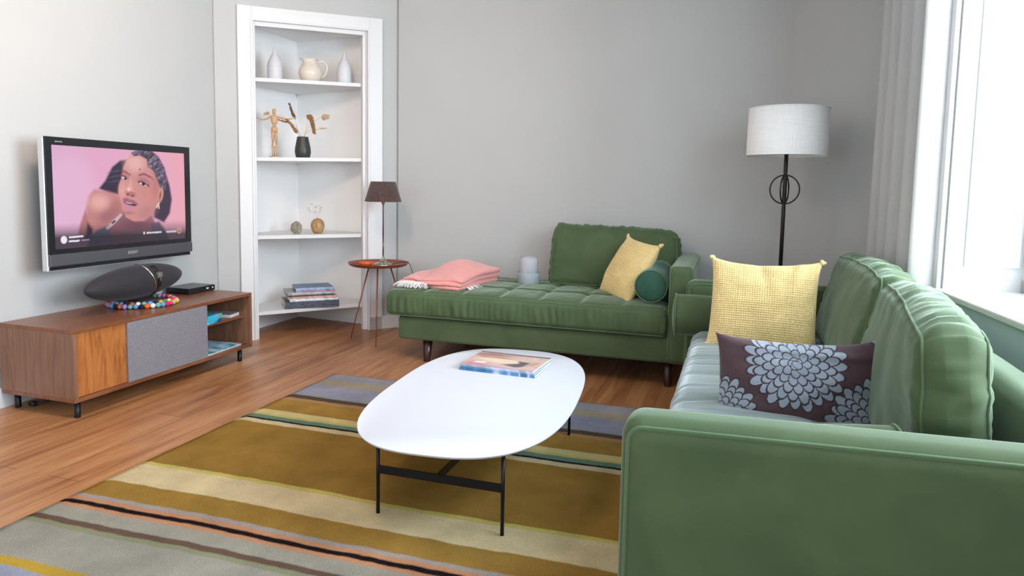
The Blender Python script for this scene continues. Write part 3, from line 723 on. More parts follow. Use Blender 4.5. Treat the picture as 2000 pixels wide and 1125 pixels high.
scr = paint_plane('screen', sy1-sy0, sz1-sz0, 420, 250, tv_paint, vcol('lit_tv_screen', .15, 1.0), tv)
scr.matrix_local = Matrix(((0, 0, 1, -.006), (1, 0, 0, (sy0+sy1)/2), (0, 1, 0, (sz0+sz1)/2), (0, 0, 0, 1)))
def text(name, s, size, mat, parent, M4, ext=.0006, space=1.0):
    cu = bpy.data.curves.new(name, 'FONT'); cu.body = s; cu.size = size; cu.extrude = ext; cu.align_x = 'CENTER'; cu.align_y = 'CENTER'; cu.space_character = space
    to = bpy.data.objects.new(name, cu); COL.objects.link(to); bpy.context.view_layer.update()
    me = bpy.data.meshes.new_from_object(to.evaluated_get(bpy.context.evaluated_depsgraph_get()))
    bpy.data.objects.remove(to); me.materials.append(mat) if not me.materials else None
    me.materials[0] = mat
    o = bpy.data.objects.new(name, me); COL.objects.link(o); o.parent = parent; o.matrix_local = M4; return o
def face_x(x, y, z): return Matrix(((0, 0, 1, x), (1, 0, 0, y), (0, 1, 0, z), (0, 0, 0, 1)))
M['logo'] = plain('silver_logo', (.62, .61, .60), .3, .4)
text('maker_logo', 'SONY', .024, M['logo'], tv, face_x(.0032, .03, .737), space=1.15)
text('model_logo', 'BRAVIA', .011, M['logo'], tv, face_x(.0004, ty0+.072, 1.331), space=1.1)

# ------------------------------------------------------------------ loudspeaker, felt ball mat, receiver box
SPK = Vector((-3.175, 3.015, 0))
spk = thing('docking_speaker', 'black oval fabric loudspeaker with chrome band on the felt ball mat', 'speaker', (SPK.x, SPK.y, .575), math.radians(101))
t = NT('black_speaker_cloth'); v = t.coord(scale=(300, 300, 300)); t.base(t.ramp(t.noise(v, 1, 1), [(.3, (.008, .008, .011)), (.7, (.022, .020, .027))])); t.set(Roughness=.75); t.b.inputs['Sheen Weight'].default_value = .08
L_, R_ = .405, .093
def prof(u): return R_*(max(0, 1-abs(u)**2.1))**.58
b = B(); N = 40; us = [math.sin(PI/2*(-1+2*i/N)) for i in range(N+1)]
RY = Matrix.Rotation(PI/2, 4, 'Y')
lathe(b, [(prof(u), u*L_) for u in us], 40, RY); obj('speaker_body', b, t.m, spk)
bx = .040
b = B()
pts = []
for k in range(33):                                          # bright curved seam sweeping over the body
    a = -.75+2.6*k/32; xx = bx-.045*math.sin((a+.5))*1.0; rr = prof(xx/L_)+.0015
    pts.append((xx-.0, -rr*math.cos(a), rr*math.sin(a)))
tube(b, pts, .0035, 8); obj('chrome_trim', b, M['chrome'], spk)
b = B(); n = 24
ring = []
for k in range(n+1):
    a = -1.35+2.4*k/n; row = []
    for xx in (bx+.004, bx+.020, bx+.036):
        rr = prof(xx/L_)+.0035; row.append(b.verts.new((xx, -rr*math.cos(a), rr*math.sin(a))))
    ring.append(row)
for r0, r1 in zip(ring, ring[1:]):
    for i in range(2): b.faces.new((r0[i], r0[i+1], r1[i+1], r1[i]))
o = obj('centre_band', b, plain('gloss_black_band', (.03, .022, .016), .08, .5), spk); sm = o.modifiers.new('t', 'SOLIDIFY'); sm.thickness = .003
b = B(); box(b, bx+.004, -R_-.012, .018, bx+.034, -R_+.012, .048, .004); obj('dock_connector', b, plain('satin_metal', (.42, .40, .36), .3, .8), spk, False)
b = B(); box(b, -.05, -.035, -R_-.014, .09, .035, -R_+.008, .006); obj('foot', b, M['plastic'], spk, False)

mat_c = Vector((-3.205, 3.075, CZ1))
mat_t = thing('felt_ball_trivet', 'round mat of multicoloured felt balls under the oval loudspeaker', 'trivet', mat_c)
fcols = [(.55, .03, .06), (.60, .12, .03), (.62, .36, .05), (.08, .22, .10), (.10, .28, .50), (.55, .06, .28), (.35, .22, .50), (.62, .62, .60), (.70, .55, .25), (.02, .02, .05), (.42, .40, .10), (.60, .25, .35), (.15, .35, .30)]
fm = [plain('felt', c, .95, spec=.1, noise_amt=.12, nscale=200) for c in fcols]
balls = []
for c in fm:
    b = B(); sph(b, (0, 0, 0), .0142, 14); o = obj('felt_ball', b, c, mat_t); balls.append(o)
b = B(); lathe(b, [(.0, .004), (.165, .004), (.165, .014), (.0, .014)], 40); obj('felt_core', b, plain('felt_core', (.20, .12, .16), .95, noise_amt=.6, nscale=70), mat_t)
k = 0
for (rad, n, z) in ((.176, 39, .0145), (.157, 33, .024)):
    for i in range(n):
        a = 2*PI*i/n+(.04 if rad < .17 else 0)
        # the edge that faces the room is the one in view
        src = balls[(i*5+k*3+(i//4)) % len(balls)]
        o = src if not src.get('used') else src.copy()
        if o is not src: COL.objects.link(o); o.parent = mat_t
        src['used'] = 1; o['used'] = 1
        sc_ = random.uniform(.9, 1.08); o.scale = (sc_, sc_, sc_); o.location = (rad*math.cos(a), rad*math.sin(a), z)
    k += 1
for o in mat_t.children:
    if 'used' in o: del o['used']
stb = thing('receiver_box', 'flat black television receiver box on the right end of the walnut cabinet', 'set-top box', (-3.29, 3.545, CZ1+.001), 0)
b = B(); box(b, -.10, -.115, .003, .085, .115, .037, .004); obj('housing', b, M['plastic'], stb, False)
b = B(); box(b, .0855, .035, .016, .0862, .055, .026); box(b, .0855, .085, .017, .0862, .098, .025); obj('indicator', b, plain('pale_indicator', (.6, .62, .55), .3), stb, False)
for (x, y) in ((-.08, -.1), (-.08, .1), (.07, -.1), (.07, .1)):
    b = B(); lathe(b, [(.008, 0), (.008, .004)], 12, Matrix.Translation((x, y, -.001))); obj('foot', b, M['plastic'], stb)

# ------------------------------------------------------------------ side table, table lamp, dish
ST = Vector((-2.46, 4.50, 0)); TZ = .556
M['rust'] = plain('rust_red_lacquer', (.27, .065, .034), .32, .1)
stt = thing('side_table', 'small round rust-red tripod side table beside the corner cupboard', 'side table', ST)
b = B(); lathe(b, [(.0, TZ-.012), (.19, TZ-.012), (.210, TZ-.004), (.221, TZ+.012), (.223, TZ+.014), (.219, TZ+.014), (.208, TZ+.001), (.195, TZ-.003), (.0, TZ-.003)], 64, cap=False); obj('table_top', b, M['rust'], stt)
for (fx, fy) in ((-2.639, 4.406), (-2.334, 4.233), (-2.30, 4.73)):
    d = Vector((fx, fy, 0))-ST; tp = d*.33; b = B(); tube(b, [(d.x, d.y, 0), (d.x*.66+tp.x*.34, d.y*.66+tp.y*.34, TZ*.34), (tp.x, tp.y, TZ-.010)], [.0038, .0048, .0062], 10); obj('leg', b, M['rust'], stt)
LP = ST+Vector((.045, -.012, TZ-.0025))
lamp = thing('table_lamp', 'slim silver table lamp with tapered dark brown shade on the side table', 'table lamp', LP, -.0)
M['antique'] = plain('antique_silver', (.50, .47, .42), .16, 1, noise_amt=.1, nscale=40)
b = B(); lathe(b, [(.0, 0), (.068, 0), (.070, .004), (.066, .008), (.052, .016), (.034, .022), (.026, .030), (.018, .040), (.010, .052), (.0065, .066), (.0, .068)], 40); obj('base', b, M['antique'], lamp)
b = B(); lathe(b, [(.0055, .06), (.0055, .44), (.008, .445), (.013, .455), (.017, .468), (.017, .478), (.010, .482), (.009, .52), (.0, .52)], 24); obj('stem', b, M['antique'], lamp)
t = NT('brown_shade_fabric'); v = t.coord(scale=(60, 60, 9)); t.base(t.ramp(t.noise(v, 2, 3), [(.3, (.040, .020, .016)), (.7, (.088, .048, .040))])); t.set(Roughness=.9); t.b.inputs['Sheen Weight'].default_value = .2
b = B(); lathe(b, [(.134, .468), (.090, .612), (.0885, .612), (.1325, .468)], 56, cap=False); b.faces.new([]) if False else None
o = obj('lamp_shade', b, t.m, lamp)
b = B(); tube(b, [(.1335*math.cos(a), .1335*math.sin(a), .4685) for a in [2*PI*i/56 for i in range(56)]], .0016, 6, True); tube(b, [(.0895*math.cos(a), .0895*math.sin(a), .6115) for a in [2*PI*i/56 for i in range(56)]], .0014, 6, True)
for a in (0, 2.1, 4.2): tube(b, [(0, 0, .60), (.089*math.cos(a), .089*math.sin(a), .607)], .001, 5)
obj('shade_trim', b, t.m, lamp)
b = B(); sph(b, (0, 0, .545), (.024, .024, .034), 16); obj('bulb', b, plain('opal_bulb', (.8, .8, .78), .3), lamp)
b = B(); tube(b, spline([(-2.36, 4.53, TZ+.002), (-2.30, 4.55, TZ+.018), (-2.245, 4.56, TZ+.016), (-2.215, 4.57, .50), (-2.195, 4.60, .42), (-2.19, 4.66, .25), (-2.20, 4.78, .04), (-2.22, 4.84, .02)], 8), .0026, 6); tag(obj('lamp_cord', b, M['plastic']), 'thin dark cord hanging from the side table edge behind the daybed', 'cord')
b = B(); lathe(b, [(.0, .002), (.046, .002), (.050, .006), (.053, .020), (.051, .022), (.047, .018), (.044, .008), (.0, .007)], 36, cap=False)
o = obj('dish', b, plain('orange_glaze', (.62, .11, .02), .2)); o.location = ST+Vector((-.080, -.045, TZ-.004)); tag(o, 'small round orange dish on the side table beside the lamp base', 'dish')

# ------------------------------------------------------------------ upholstery
def taper_leg(parent, x, y, z1, r1=.026, r0=.013, lean=(0, 0)):
    b = B(); lathe(b, [(r0, 0), (r0*1.05, .004), (r1, z1), ], 20)
    for v in b.verts: k = 1-v.co.z/z1; v.co.x += x+lean[0]*k; v.co.y += y+lean[1]*k
    return obj('leg', b, M['darkwood'], parent)
def arm(parent, hx, hy, hz, r, T4, pipes, mat, step=.04, skew=0):
    def S(p, n): return T4 @ Vector((p.x, p.y+skew*p.x, p.z))
    b = softbox(hx, hy, hz, r, step, S); a = obj('arm', b, mat, parent)
    for (ax, sd) in pipes:
        b = B(); tube(b, loop_on(hx, hy, hz, r, ax, sd, 38, .03, S, .0015), .0042, 6, True); obj('piping', b, M['piping'], a)
    return a
def crease(t, s): return math.exp(-(t/s)**2)

# ---- daybed / chaise against the back wall
ch = thing('chaise_longue', 'green velvet daybed with tufted seat and one arm along the back wall', 'sofa', (0, 0, 0))
cx0, cx1, cy0, cy1 = -2.015, -.165, 3.935, 4.83
def S_base(p, n): return Vector((p.x+(cx0+cx1)/2, p.y+(cy0+cy1)/2+.006, p.z+.225))
b = softbox((cx1-cx0)/2, (cy1-cy0)/2-.006, .075, .016, .06, S_base); obj('seat_base', b, M['velvet'], ch)
sx0, sx1, syy0, syy1 = -2.085, -.312, 3.915, 4.80
SCX, SCY, SHX, SHY = (sx0+sx1)/2, (syy0+syy1)/2, (sx1-sx0)/2, (syy1-syy0)/2
NXc, NYc = 7, 3
def S_seat(p, n):
    co = Vector((p.x, p.y, p.z)); x, y = p.x, p.y
    ex = max(0, 1-(abs(x)/SHX)**8); ey = max(0, 1-(abs(y)/SHY)**6)
    if n.z > .3:
        u = (x+SHX)/(2*SHX)*NXc; v = (y+SHY)/(2*SHY)*NYc
        fu, fv = abs(u-round(u))*2, abs(v-round(v))*2       # 0 on a seam, 1 in a cell centre
        inner_u = 0 < round(u) < NXc; inner_v = 0 < round(v) < NYc
        puff = .020*ex*ey
        co.z += puff*n.z
        if inner_u: co.z -= .010*crease(fu, .16)*ex*n.z
        if inner_v: co.z -= .012*crease(fv, .12)*ey*n.z
        if inner_u and inner_v: co.z -= .012*crease(fu, .3)*crease(fv, .22)
        co.z += .0035*nz(x*9, y*7)+.0018*nz(x*34, y*16, 2)
    if n.z < .75 and abs(n.z) < .95:                         # gathered boxing round the sides
        k = (1-abs(n.z))*max(0, 1-((p.z+.01)/.085)**2)
        s = x*1.0 if abs(n.y) > abs(n.x) else y
        f = math.sin(s*150+7*nz(s*5, 0, 5)+1.8*nz(s*9, p.z*12, 2))*(.55+.9*nz(s*7, p.z*7, 4))
        co += n*(.012*k+.0062*f*k+.010*nz(s*12, p.z*5, 9)*k)
    co.x += SCX; co.y += SCY; co.z += .385
    return co
b = softbox(SHX, SHY, .083, .034, .0095, S_seat); seat = obj('seat_cushion', b, M['velvet'], ch)
for al, ax, sd in ((48, 2, 1), (52, 2, -1)):
    b = B(); tube(b, loop_on(SHX, SHY, .083, .034, ax, sd, al, .02, S_seat, .001), .0032, 6, True); obj('piping', b, M['piping'], seat)
b = B()
for i in range(1, NXc):
    for j in range(1, NYc):
        x = -SHX+2*SHX*i/NXc; y = -SHY+2*SHY*j/NYc; c = S_seat(Vector((x, y, .083)), Vector((0, 0, 1))); sph(b, (c.x, c.y, c.z+.001), (.009, .009, .004), 10)
obj('tufting', b, M['velvet'], seat)
# arm at the right end
arm(ch, .5*(4.86-3.925), .066, .2825, .036, Matrix.Translation((-.240, (4.86+3.925)/2, .4325)) @ Matrix.Rotation(PI/2, 4, 'Z'), [(1, 1), (1, -1)], M['velvet'])
b = softbox(.90, .03, .13, .02, .06, lambda p, n: Vector((p.x-1.12, p.y+4.845, p.z+.33))); obj('back_rail', b, M['velvet'], ch)
for (x, y) in ((-1.835, 4.02), (-.30, 4.02), (-1.835, 4.74), (-.30, 4.74)): taper_leg(ch, x, y, .152, .034, .021, (-.004 if x < -1 else .004, -.006 if y < 4.3 else .006))

def back_cushion(parent, T4, hx, hy, hz, r=.06, step=.016, seed=0, piping=True, mat=None, gather=1.0, round_top=0.0, dome=.028, bulge=.045, tilt=0.0, name='back_cushion'):
    """box cushion, thickness along x, seams round front and back faces; the boxing between the seams is gathered"""
    def S(p, n):
        co = p.copy(); y, z = p.y/hy, p.z/hz
        co += n*.0
        if abs(n.x) > .5:
            co.x += math.copysign(bulge*max(0, 1-y*y)*max(0, 1-z*z), n.x)
            co.x += .006*nz(p.y*7+seed, p.z*7, seed)
        bx_ = 1-abs(n.x)
        if bx_ > .15:
            s = p.y if abs(n.z) > abs(n.y) else p.z
            f = nz(s*26+seed, p.x*9, seed+1)*.6+nz(s*52, p.x*8, seed+4)*.4
            co += n*(gather*.010*f*bx_+.014*bx_*max(0, 1-(p.x/hx)**2))
        else:
            # creases running in from the seams
            e = max(abs(y), abs(z))**3; s = math.atan2(z, y)*hy
            co += n*(gather*.0038*e*nz(s*20+seed, e*2, seed+7))
        if n.z > 0: co.z += dome*max(0, 1-y*y)*(p.z/hz)+.006*nz(p.y*9, seed)+tilt*y*abs(y)-round_top*abs(y)**3
        co.y *= 1-.05*max(0, p.z/hz)**2
        return T4 @ co
    b = softbox(hx, hy, hz, r, step, S); c = obj(name, b, mat or M['velvet'], parent)
    if piping:
        for sd in (1, -1):
            b = B(); tube(b, loop_on(hx, hy, hz, r, 0, sd, 45, .02, S, .001), .0038, 6, True); obj('piping', b, M['piping'], c)
    return c
def frame4(o, X, Y, Z):
    return Matrix(((X[0], Y[0], Z[0], o[0]), (X[1], Y[1], Z[1], o[1]), (X[2], Y[2], Z[2], o[2]), (0, 0, 0, 1)))
# daybed back cushion leans on the wall
ln = math.radians(13)
T4 = frame4((-.735, 4.66, .665), (0, math.cos(ln), -math.sin(ln)), (-1, 0, 0), (0, math.sin(ln), math.cos(ln)))
back_cushion(ch, T4, .085, .435, .208, .050, .016, 11, piping=True, dome=.006, gather=1.9, tilt=.014)

def bolster(parent, p0, p1, r, name='bolster_cushion', mat=None, lab=None):
    p0, p1 = Vector(p0), Vector(p1); d = (p1-p0); L = d.length; q = d.to_track_quat('Z', 'X').to_matrix().to_4x4(); q.translation = p0
    b = B(); pr_ = [(0, -.012)]+[(r*.97*k, -.012*(1-k**2)) for k in (.3, .6, .85, .97)]+[(r, .012)]
    pr_ += [(r*(1+.012*math.sin(i)), L*i/10) for i in range(1, 10)]+[(r, L-.012)]+[(r*.97*k, L+.012*(1-k**2)) for k in (.97, .85, .6, .3)]+[(0, L+.012)]
    lathe(b, pr_, 40, q, cap=False)
    o = obj(name, b, mat or M['velvet'], parent)
    for z in (.004, L-.004):
        b = B(); tube(b, [q @ Vector((r*1.01*math.cos(a), r*1.01*math.sin(a), z)) for a in [2*PI*i/40 for i in range(40)]], .0038, 6, True); obj('piping', b, M['piping'], o)
    if lab: tag(o, lab, 'cushion', 'green velvet bolster cushions')
    return o
bolster(None, (-.412, 3.995, .585), (-.412, 4.50, .595), .092, mat=M['velvet_dark'], lab='green velvet bolster cushion at the right end of the daybed')

# ---- three-seat sofa in front of the window wall
OX, OY, LEN, SK = -.20, 1.41, 2.45, .060
sofa = thing('sofa', 'large green velvet three-seat sofa in front of the window, arm nearest the camera', 'sofa', (0, 0, 0))
def SM(x, y, z): return Vector((OX+x, OY+y+SK*x, z))
DEP = .935
def S_sb(p, n): return SM(p.x+DEP/2+.03, p.y+LEN/2, p.z+.225)
b = softbox(DEP/2-.03, LEN/2-.01, .085, .02, .08, S_sb); obj('seat_base', b, M['velvet'], sofa)
AH = .665
def sofa_arm(y0, y1):
    hy = (y1-y0)/2; zc = (AH+.14)/2; hz = (AH-.14)/2
    T4 = Matrix.Translation((OX+DEP/2, OY+(y0+y1)/2+SK*DEP/2, zc))
    return arm(sofa, DEP/2, hy, hz, .048, T4, [(1, -1), (1, 1)], M['velvet'], .05, skew=SK)
sofa_arm(0, .135); sofa_arm(LEN-.135, LEN)
def S_bk(p, n): return SM(p.x+.885+.03*p.z, p.y+LEN/2, p.z+.425+.012*nz(p.y*3, p.x*5))
b = softbox(.055, LEN/2-.136, .285, .045, .05, S_bk); obj('backrest', b, M['velvet'], sofa)
for (x, y) in ((.07, .09), (.07, LEN-.09), (.87, .09), (.87, LEN-.09)):
    p = SM(x, y, 0); taper_leg(sofa, p.x, p.y, .145, .027, .015)
# long seat cushion with folds running front to back
ya, yb = .140, LEN-.140
def S_ss(p, n):
    co = p.copy(); x, y = p.x, p.y
    e = max(0, 1-(abs(x)/.47)**4)
    if n.z > .2:
        w_ = y+.03*nz(x*2.2, y*1.1, 3)
        r1 = max(0, 1-abs(nz(w_*7, x*.9, 8))*9)**1.6; r2 = max(0, 1-abs(nz(w_*11, x*1.2, 3))*10)**1.6*sstep(-.2, .3, nz(x*3, y*3, 9))
        co.z += n.z*(.018*e+.006*nz(w_*7, x*1.2, 1)+.0012*nz(w_*24, x*3, 4)-.010*r1-.007*r2+.006)
    if n.x < -.3:
        f = nz(y*24, p.z*9, 2); co.x -= .005*f*(-n.x)+.016*max(0, 1-(p.z/.09)**2)*(-n.x)
    return SM(co.x+.478+.012*(y+1.0), y+(ya+yb)/2, co.z+.345)
b = softbox(.44, (yb-ya)/2, .080, .042, .014, S_ss); sc = obj('seat_cushion', b, M['velvet_seat_sheen'], sofa)
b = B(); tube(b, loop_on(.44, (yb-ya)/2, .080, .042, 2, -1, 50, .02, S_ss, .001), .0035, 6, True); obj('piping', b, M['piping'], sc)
# back cushions
def sback(y0, y1, zc, leans, xs, seed=0, hz=.208, hx=.088):
    yc, hy = (y0+y1)/2, (y1-y0)/2
    class Twist:
        def __matmul__(self, p):
            k = min(1.1, max(-.1, (p.y+hy)/(2*hy))); a = math.radians(leans[0]+(leans[1]-leans[0])*k); q = Matrix.Rotation(a, 3, 'Y') @ Vector((p.x, 0, p.z+hz))
            return SM(xs[0]+(xs[1]-xs[0])*k+q.x, yc+p.y, zc-hz+q.z)
    return back_cushion(sofa, Twist(), hx, hy, hz, .055, .015, seed, gather=2.2, dome=.022, bulge=.018)
sback(1.285, 2.300, .632, (17, 14), (.705, .712), 21)
sback(.262, 1.275, .628, (-4, 16), (.722, .705), 33, hx=.080)
pA = SM(-.045, LEN-.262, .505); pB = SM(.55, LEN-.250, .50)
bolster(None, pA, pB, .104, mat=M['velvet'], lab='green velvet bolster cushion at the far arm of the large sofa')
pA = SM(.16, .245, .492); pB = SM(.595, .245, .527)
bolster(None, pA, pB, .098, mat=M['velvet'], lab='green velvet bolster cushion barely showing behind the near sofa arm')

# ------------------------------------------------------------------ scatter cushions
def pillow(T4, w_, h_, t_, fn_bump=None, ears=.02, nu=120, nv=120, pw=.55, sag=None):
    """two faces meeting in a seam; corners drawn out, sides slightly hollow"""
    bm = bmesh.new()
    def P(u, v, s):
        eu, ev = 1-u*u, 1-v*v
        x = w_/2*u*(1-.03*ev*abs(u)**2); y = h_/2*v*(1-.035*eu*abs(v)**2)
        cor = (abs(u)*abs(v))**6; x += ears*cor*math.copysign(1, u); y += ears*cor*math.copysign(1, v)
        th = t_/2*(max(0, eu)*max(0, ev))**pw if pw else 0
        z = s*th
        if fn_bump: z += s*fn_bump(u, v)*min(1, 8*eu)*min(1, 8*ev)
        z += .006*nz(u*3, v*3, s*2)*min(1, 4*eu*ev) 
        c = Vector((x, y, z))
        if sag: c = sag(c, u, v)
        return T4 @ c
    us = [math.sin(PI/2*(-1+2*i/nu))*.35+(-1+2*i/nu)*.65 for i in range(nu+1)]; vs = [math.sin(PI/2*(-1+2*j/nv))*.35+(-1+2*j/nv)*.65 for j in range(nv+1)]
    F = [[bm.verts.new(P(u, v, 1)) for v in vs] for u in us]
    K = [[F[i][j] if i in (0, nu) or j in (0, nv) else bm.verts.new(P(us[i], vs[j], -1)) for j in range(nv+1)] for i in range(nu+1)]
    for i in range(nu):
        for j in range(nv):
            bm.faces.new((F[i][j], F[i+1][j], F[i+1][j+1], F[i][j+1])); bm.faces.new((K[i][j], K[i][j+1], K[i+1][j+1], K[i+1][j]))
    return bm, us, vs
M['yellow'] = plain('yellow_waffle_cotton', (.74, .57, .26), .9, spec=.15, noise_amt=.12, nscale=120, Sheen_Weight=.25, Sheen_Roughness=.5)
def waffle(nx, ny, a):
    def f(u, v):
        cu, cv = abs(math.sin(PI*nx*u)), abs(math.sin(PI*ny*v))
        return a*(min(cu, cv)**.55)-.002+.010*nz(u*1.3+4, v*2.5, 7)
    return f
def sag1(c, u, v):
    c.z += .0
    c.y -= .014*max(0, v)*(1-u*u)*max(0, 1.0-.3*u)
    c.z += .018*math.exp(-((u-.45-.2*v)/.10)**2)*max(0, v)**1.0-.016*math.exp(-((u-.15+.25*v)/.11)**2)*max(0, v+.1)
    return c
tl = math.radians(14)
T4 = frame4((.168, 3.33, .622), (math.cos(.08), -math.sin(.08), .0), (math.sin(tl)*.12, math.sin(tl), math.cos(tl)), (0, -math.cos(tl), math.sin(tl)))
bm_, _, _ = pillow(T4, .468, .415, .17, waffle(22, 20, .0062), .012, 264, 252, .50, sag1)
g = obj('scatter_cushion', bm_, M['yellow']); tag(g, 'square pale yellow waffle cushion standing at the far end of the large sofa', 'cushion', 'yellow waffle cushions')
def tassels(parent, T4, pts, r=.010):
    for (x, y) in pts:
        b = B()
        for k in range(4): sph(b, tuple(T4 @ Vector((x+random.gauss(0, .005), y+random.gauss(0, .005), random.gauss(0, .004)))), r*random.uniform(.7, 1), 10)
        obj('corner_knot', b, M['yellow'], parent)
tassels(g, T4, [(-.240, -.214), (.240, -.214), (-.240, .212), (.240, .212)])
# cushion on the daybed, turned towards the room and leaning on the bolster
BL, BR, TL, TR = Vector((-.815, 4.47, .475)), Vector((-.585, 4.10, .455)), Vector((-.588, 4.44, .83)), Vector((-.354, 4.15, .80))
cc = (BL+BR+TL+TR)/4; X = ((BR-BL)+(TR-TL)).normalized(); Yv = ((TL-BL)+(TR-BR)); Yv = (Yv-X*Yv.dot(X)).normalized(); Zv = X.cross(Yv)
T4 = frame4(cc, X, Yv, Zv)
bm_, _, _ = pillow(T4, .40, .40, .17, waffle(19, 19, .0062), .012, 228, 228, .50)
g = obj('scatter_cushion', bm_, M['yellow']); tag(g, 'pale yellow waffle cushion leaning on the daybed beside the green bolster', 'cushion', 'yellow waffle cushions')
tassels(g, T4, [(-.206, -.206), (.206, -.206), (.206, .206), (-.206, .206)])

# brown cushion with blue chrysanthemum print
def flowers(U, V):
    x, y = U*.50, V*.31
    C = np.zeros((len(U), 3))+lin((66, 42, 48)); n = vnoise(x*1.0, y*9, .010, 5); C *= (.82+.36*n)[:, None]
    blue, line = (138, 148, 160), (40, 26, 36)
    for (cx_, cy_, R0, rot) in ((.235, .238, .150, 0.0), (-.005, .050, .125, .3), (.470, .055, .140, .15), (.56, .36, .10, 0)):
        ln_ = x.copy()*0+9; fl_ = x.copy()*0+9
        rings = [(R0*1.0, 24, .034, .0125), (R0*.82, 21, .030, .0122), (R0*.64, 17, .026, .0118), (R0*.47, 13, .023, .0112), (R0*.30, 8, .019, .0105), (R0*.13, 5, .013, .009)]
        for k, (rr, n_, hl, hw) in enumerate(rings):
            hl *= R0/.125; hw *= R0/.125
            for j in range(n_):
                a = rot+2*PI*(j+.5*(k % 2))/n_; r2 = rr-hl*.9+ (.006*math.sin(j*2.4+k) if k < 2 else 0); r2 = max(0, r2)
                px, py = cx_+r2*math.cos(a), cy_+r2*math.sin(a); dx, dy = x-px, y-py
                m = (np.abs(dx) < .05) & (np.abs(dy) < .05)
                if not m.any(): continue
                X_ = (dx*math.cos(a)+dy*math.sin(a))/hl; Y_ = (-dx*math.sin(a)+dy*math.cos(a))/hw; Y_ = Y_/(1+.22*X_)
                q = np.sqrt(X_**2+Y_**2)
                C[m & (q < 1.16)] = lin(line); mm = m & (q < .97); C[mm] = lin(blue)*(.86+.28*n[mm])[:, None]
    return C
tl = math.radians(11)
T4 = frame4((.232, 2.33, .522), (math.cos(.10), math.sin(.10)*-1, .035), (-.02, math.sin(tl), math.cos(tl)), (math.sin(.10), -math.cos(tl), math.sin(tl)))
def sag2(c, u, v):
    c.y -= .006*max(0, v)*(1-u*u); c.z += .010*math.exp(-((v-.80+.1*u)/.10)**2)*(1-u*u)
    c.y += .018*max(0, v)*max(0, u)**4
    return c
bm_, us_, vs_ = pillow(T4, .490, .300, .14, None, .010, 330, 220, .48, sag2)
cols = []
bm_.verts.ensure_lookup_table()
nu, nv = 330, 220
Ug, Vg = np.meshgrid(np.array([(u+1)/2 for u in us_]), np.array([(v+1)/2 for v in vs_]), indexing='ij')
cf = flowers(Ug.ravel(), Vg.ravel()).reshape(nu+1, nv+1, 3)
order = [cf[i, j] for i in range(nu+1) for j in range(nv+1)]
order += [cf[nu-i, j] for i in range(1, nu) for j in range(1, nv)]
t = NT('printed_brown_cotton'); a_ = t.n('ShaderNodeAttribute', attribute_name='paint'); t.l(a_.outputs['Color'], t.b.inputs['Base Color']); t.set(Roughness=.75); t.b.inputs['Sheen Weight'].default_value = .25
t.bump(t.noise(t.coord(scale=(40, 40, 400)), 2, 2), .15, .002)
g = obj('scatter_cushion', bm_, t.m)
ca = g.data.color_attributes.new('paint', 'FLOAT_COLOR', 'POINT')
arr = np.concatenate([np.array(order), np.ones((len(order), 1))], 1).astype(np.float32); ca.data.foreach_set('color', arr.ravel())
tag(g, 'brown cushion with blue chrysanthemum print on the large sofa', 'cushion')

# ------------------------------------------------------------------ blanket, glass on the daybed
M['coral'] = plain('coral_knit', (.72, .30, .27), .95, spec=.1, noise_amt=.10, nscale=170, bump=.4, Sheen_Weight=.35, Sheen_Roughness=.5)
bl = thing('blanket', 'folded coral pink knitted blanket with white fringe on the daybed', 'blanket', (-1.80, 4.29, .480), math.radians(-6))
def fold_sheet(layers):
    """each layer: polygonal outline in plan with a height field, folded edge closed by a rounded lip"""
    pass
def slab(bm, fx, nu, nv, th, top, bot):
    """closed pillow-like slab between two height functions over a mapped quad"""
    F = [[None]*(nv+1) for _ in range(nu+1)]; K = [[None]*(nv+1) for _ in range(nu+1)]
    for i in range(nu+1):
        for j in range(nv+1):
            u, v = i/nu, j/nv; x, y = fx(u, v); e = min(u, 1-u, v, 1-v); k = min(1, e/.05); k = math.sqrt(max(0, 1-(1-k)**2))
            zt, zb = top(u, v), bot(u, v); zm_ = (zt+zb)/2; hh = (zt-zb)/2
            F[i][j] = bm.verts.new((x, y, zm_+hh*k))
            K[i][j] = F[i][j] if (i in (0, nu) or j in (0, nv)) else bm.verts.new((x, y, zm_-hh*k))
    for i in range(nu):
        for j in range(nv):
            bm.faces.new((F[i][j], F[i+1][j], F[i+1][j+1], F[i][j+1]))
            q = [K[i][j], K[i][j+1], K[i+1][j+1], K[i+1][j]]
            if len(set(q)) == 4 and not all(a is b2 for a, b2 in zip(q, (F[i][j], F[i][j+1], F[i+1][j+1], F[i+1][j]))):
                bm.faces.new(q)
def knit(u, v): return .0016*abs(math.sin(u*150))*abs(math.sin(v*110))
def plan(x0, x1, y0, y1, k=0):
    def f(u, v):
        x = x0+(x1-x0)*u+.03*(v-.5)*(1-2*u)*-1+.008*math.sin(v*7+k); y = y0+(y1-y0)*v+.010*math.sin(u*6+k)+.03*(u-.3)*(1-v)*-1
        return x, y
    return f
def hump(u, v, a): return a*(.12+.88*sstep(0, .58, u)*(1-.45*sstep(.62, 1.0, u)))*(.22+.95*sstep(0, .55, v)*(1-.25*sstep(.7, 1, v)))*1.25-.010*math.exp(-((u-.30-.1*v)/.06)**2)*a/.068+.006*math.sin(u*9+v*4)*a/.068
lay0 = [(-.25, .235, -.27, .24, lambda u, v: .0+0*u, lambda u, v: .022+hump(u, v, .020)),
        (-.265, .24, -.28, .25, lambda u, v: .018+hump(u, v, .020), lambda u, v: .036+hump(u, v, .045)+.006*nz(u*4, v*4, 1)),
        (-.24, .25, -.258, .255, lambda u, v: .034+hump(u, v, .045), lambda u, v: .052+hump(u, v, .068)+.008*nz(u*3, v*3, 6))]
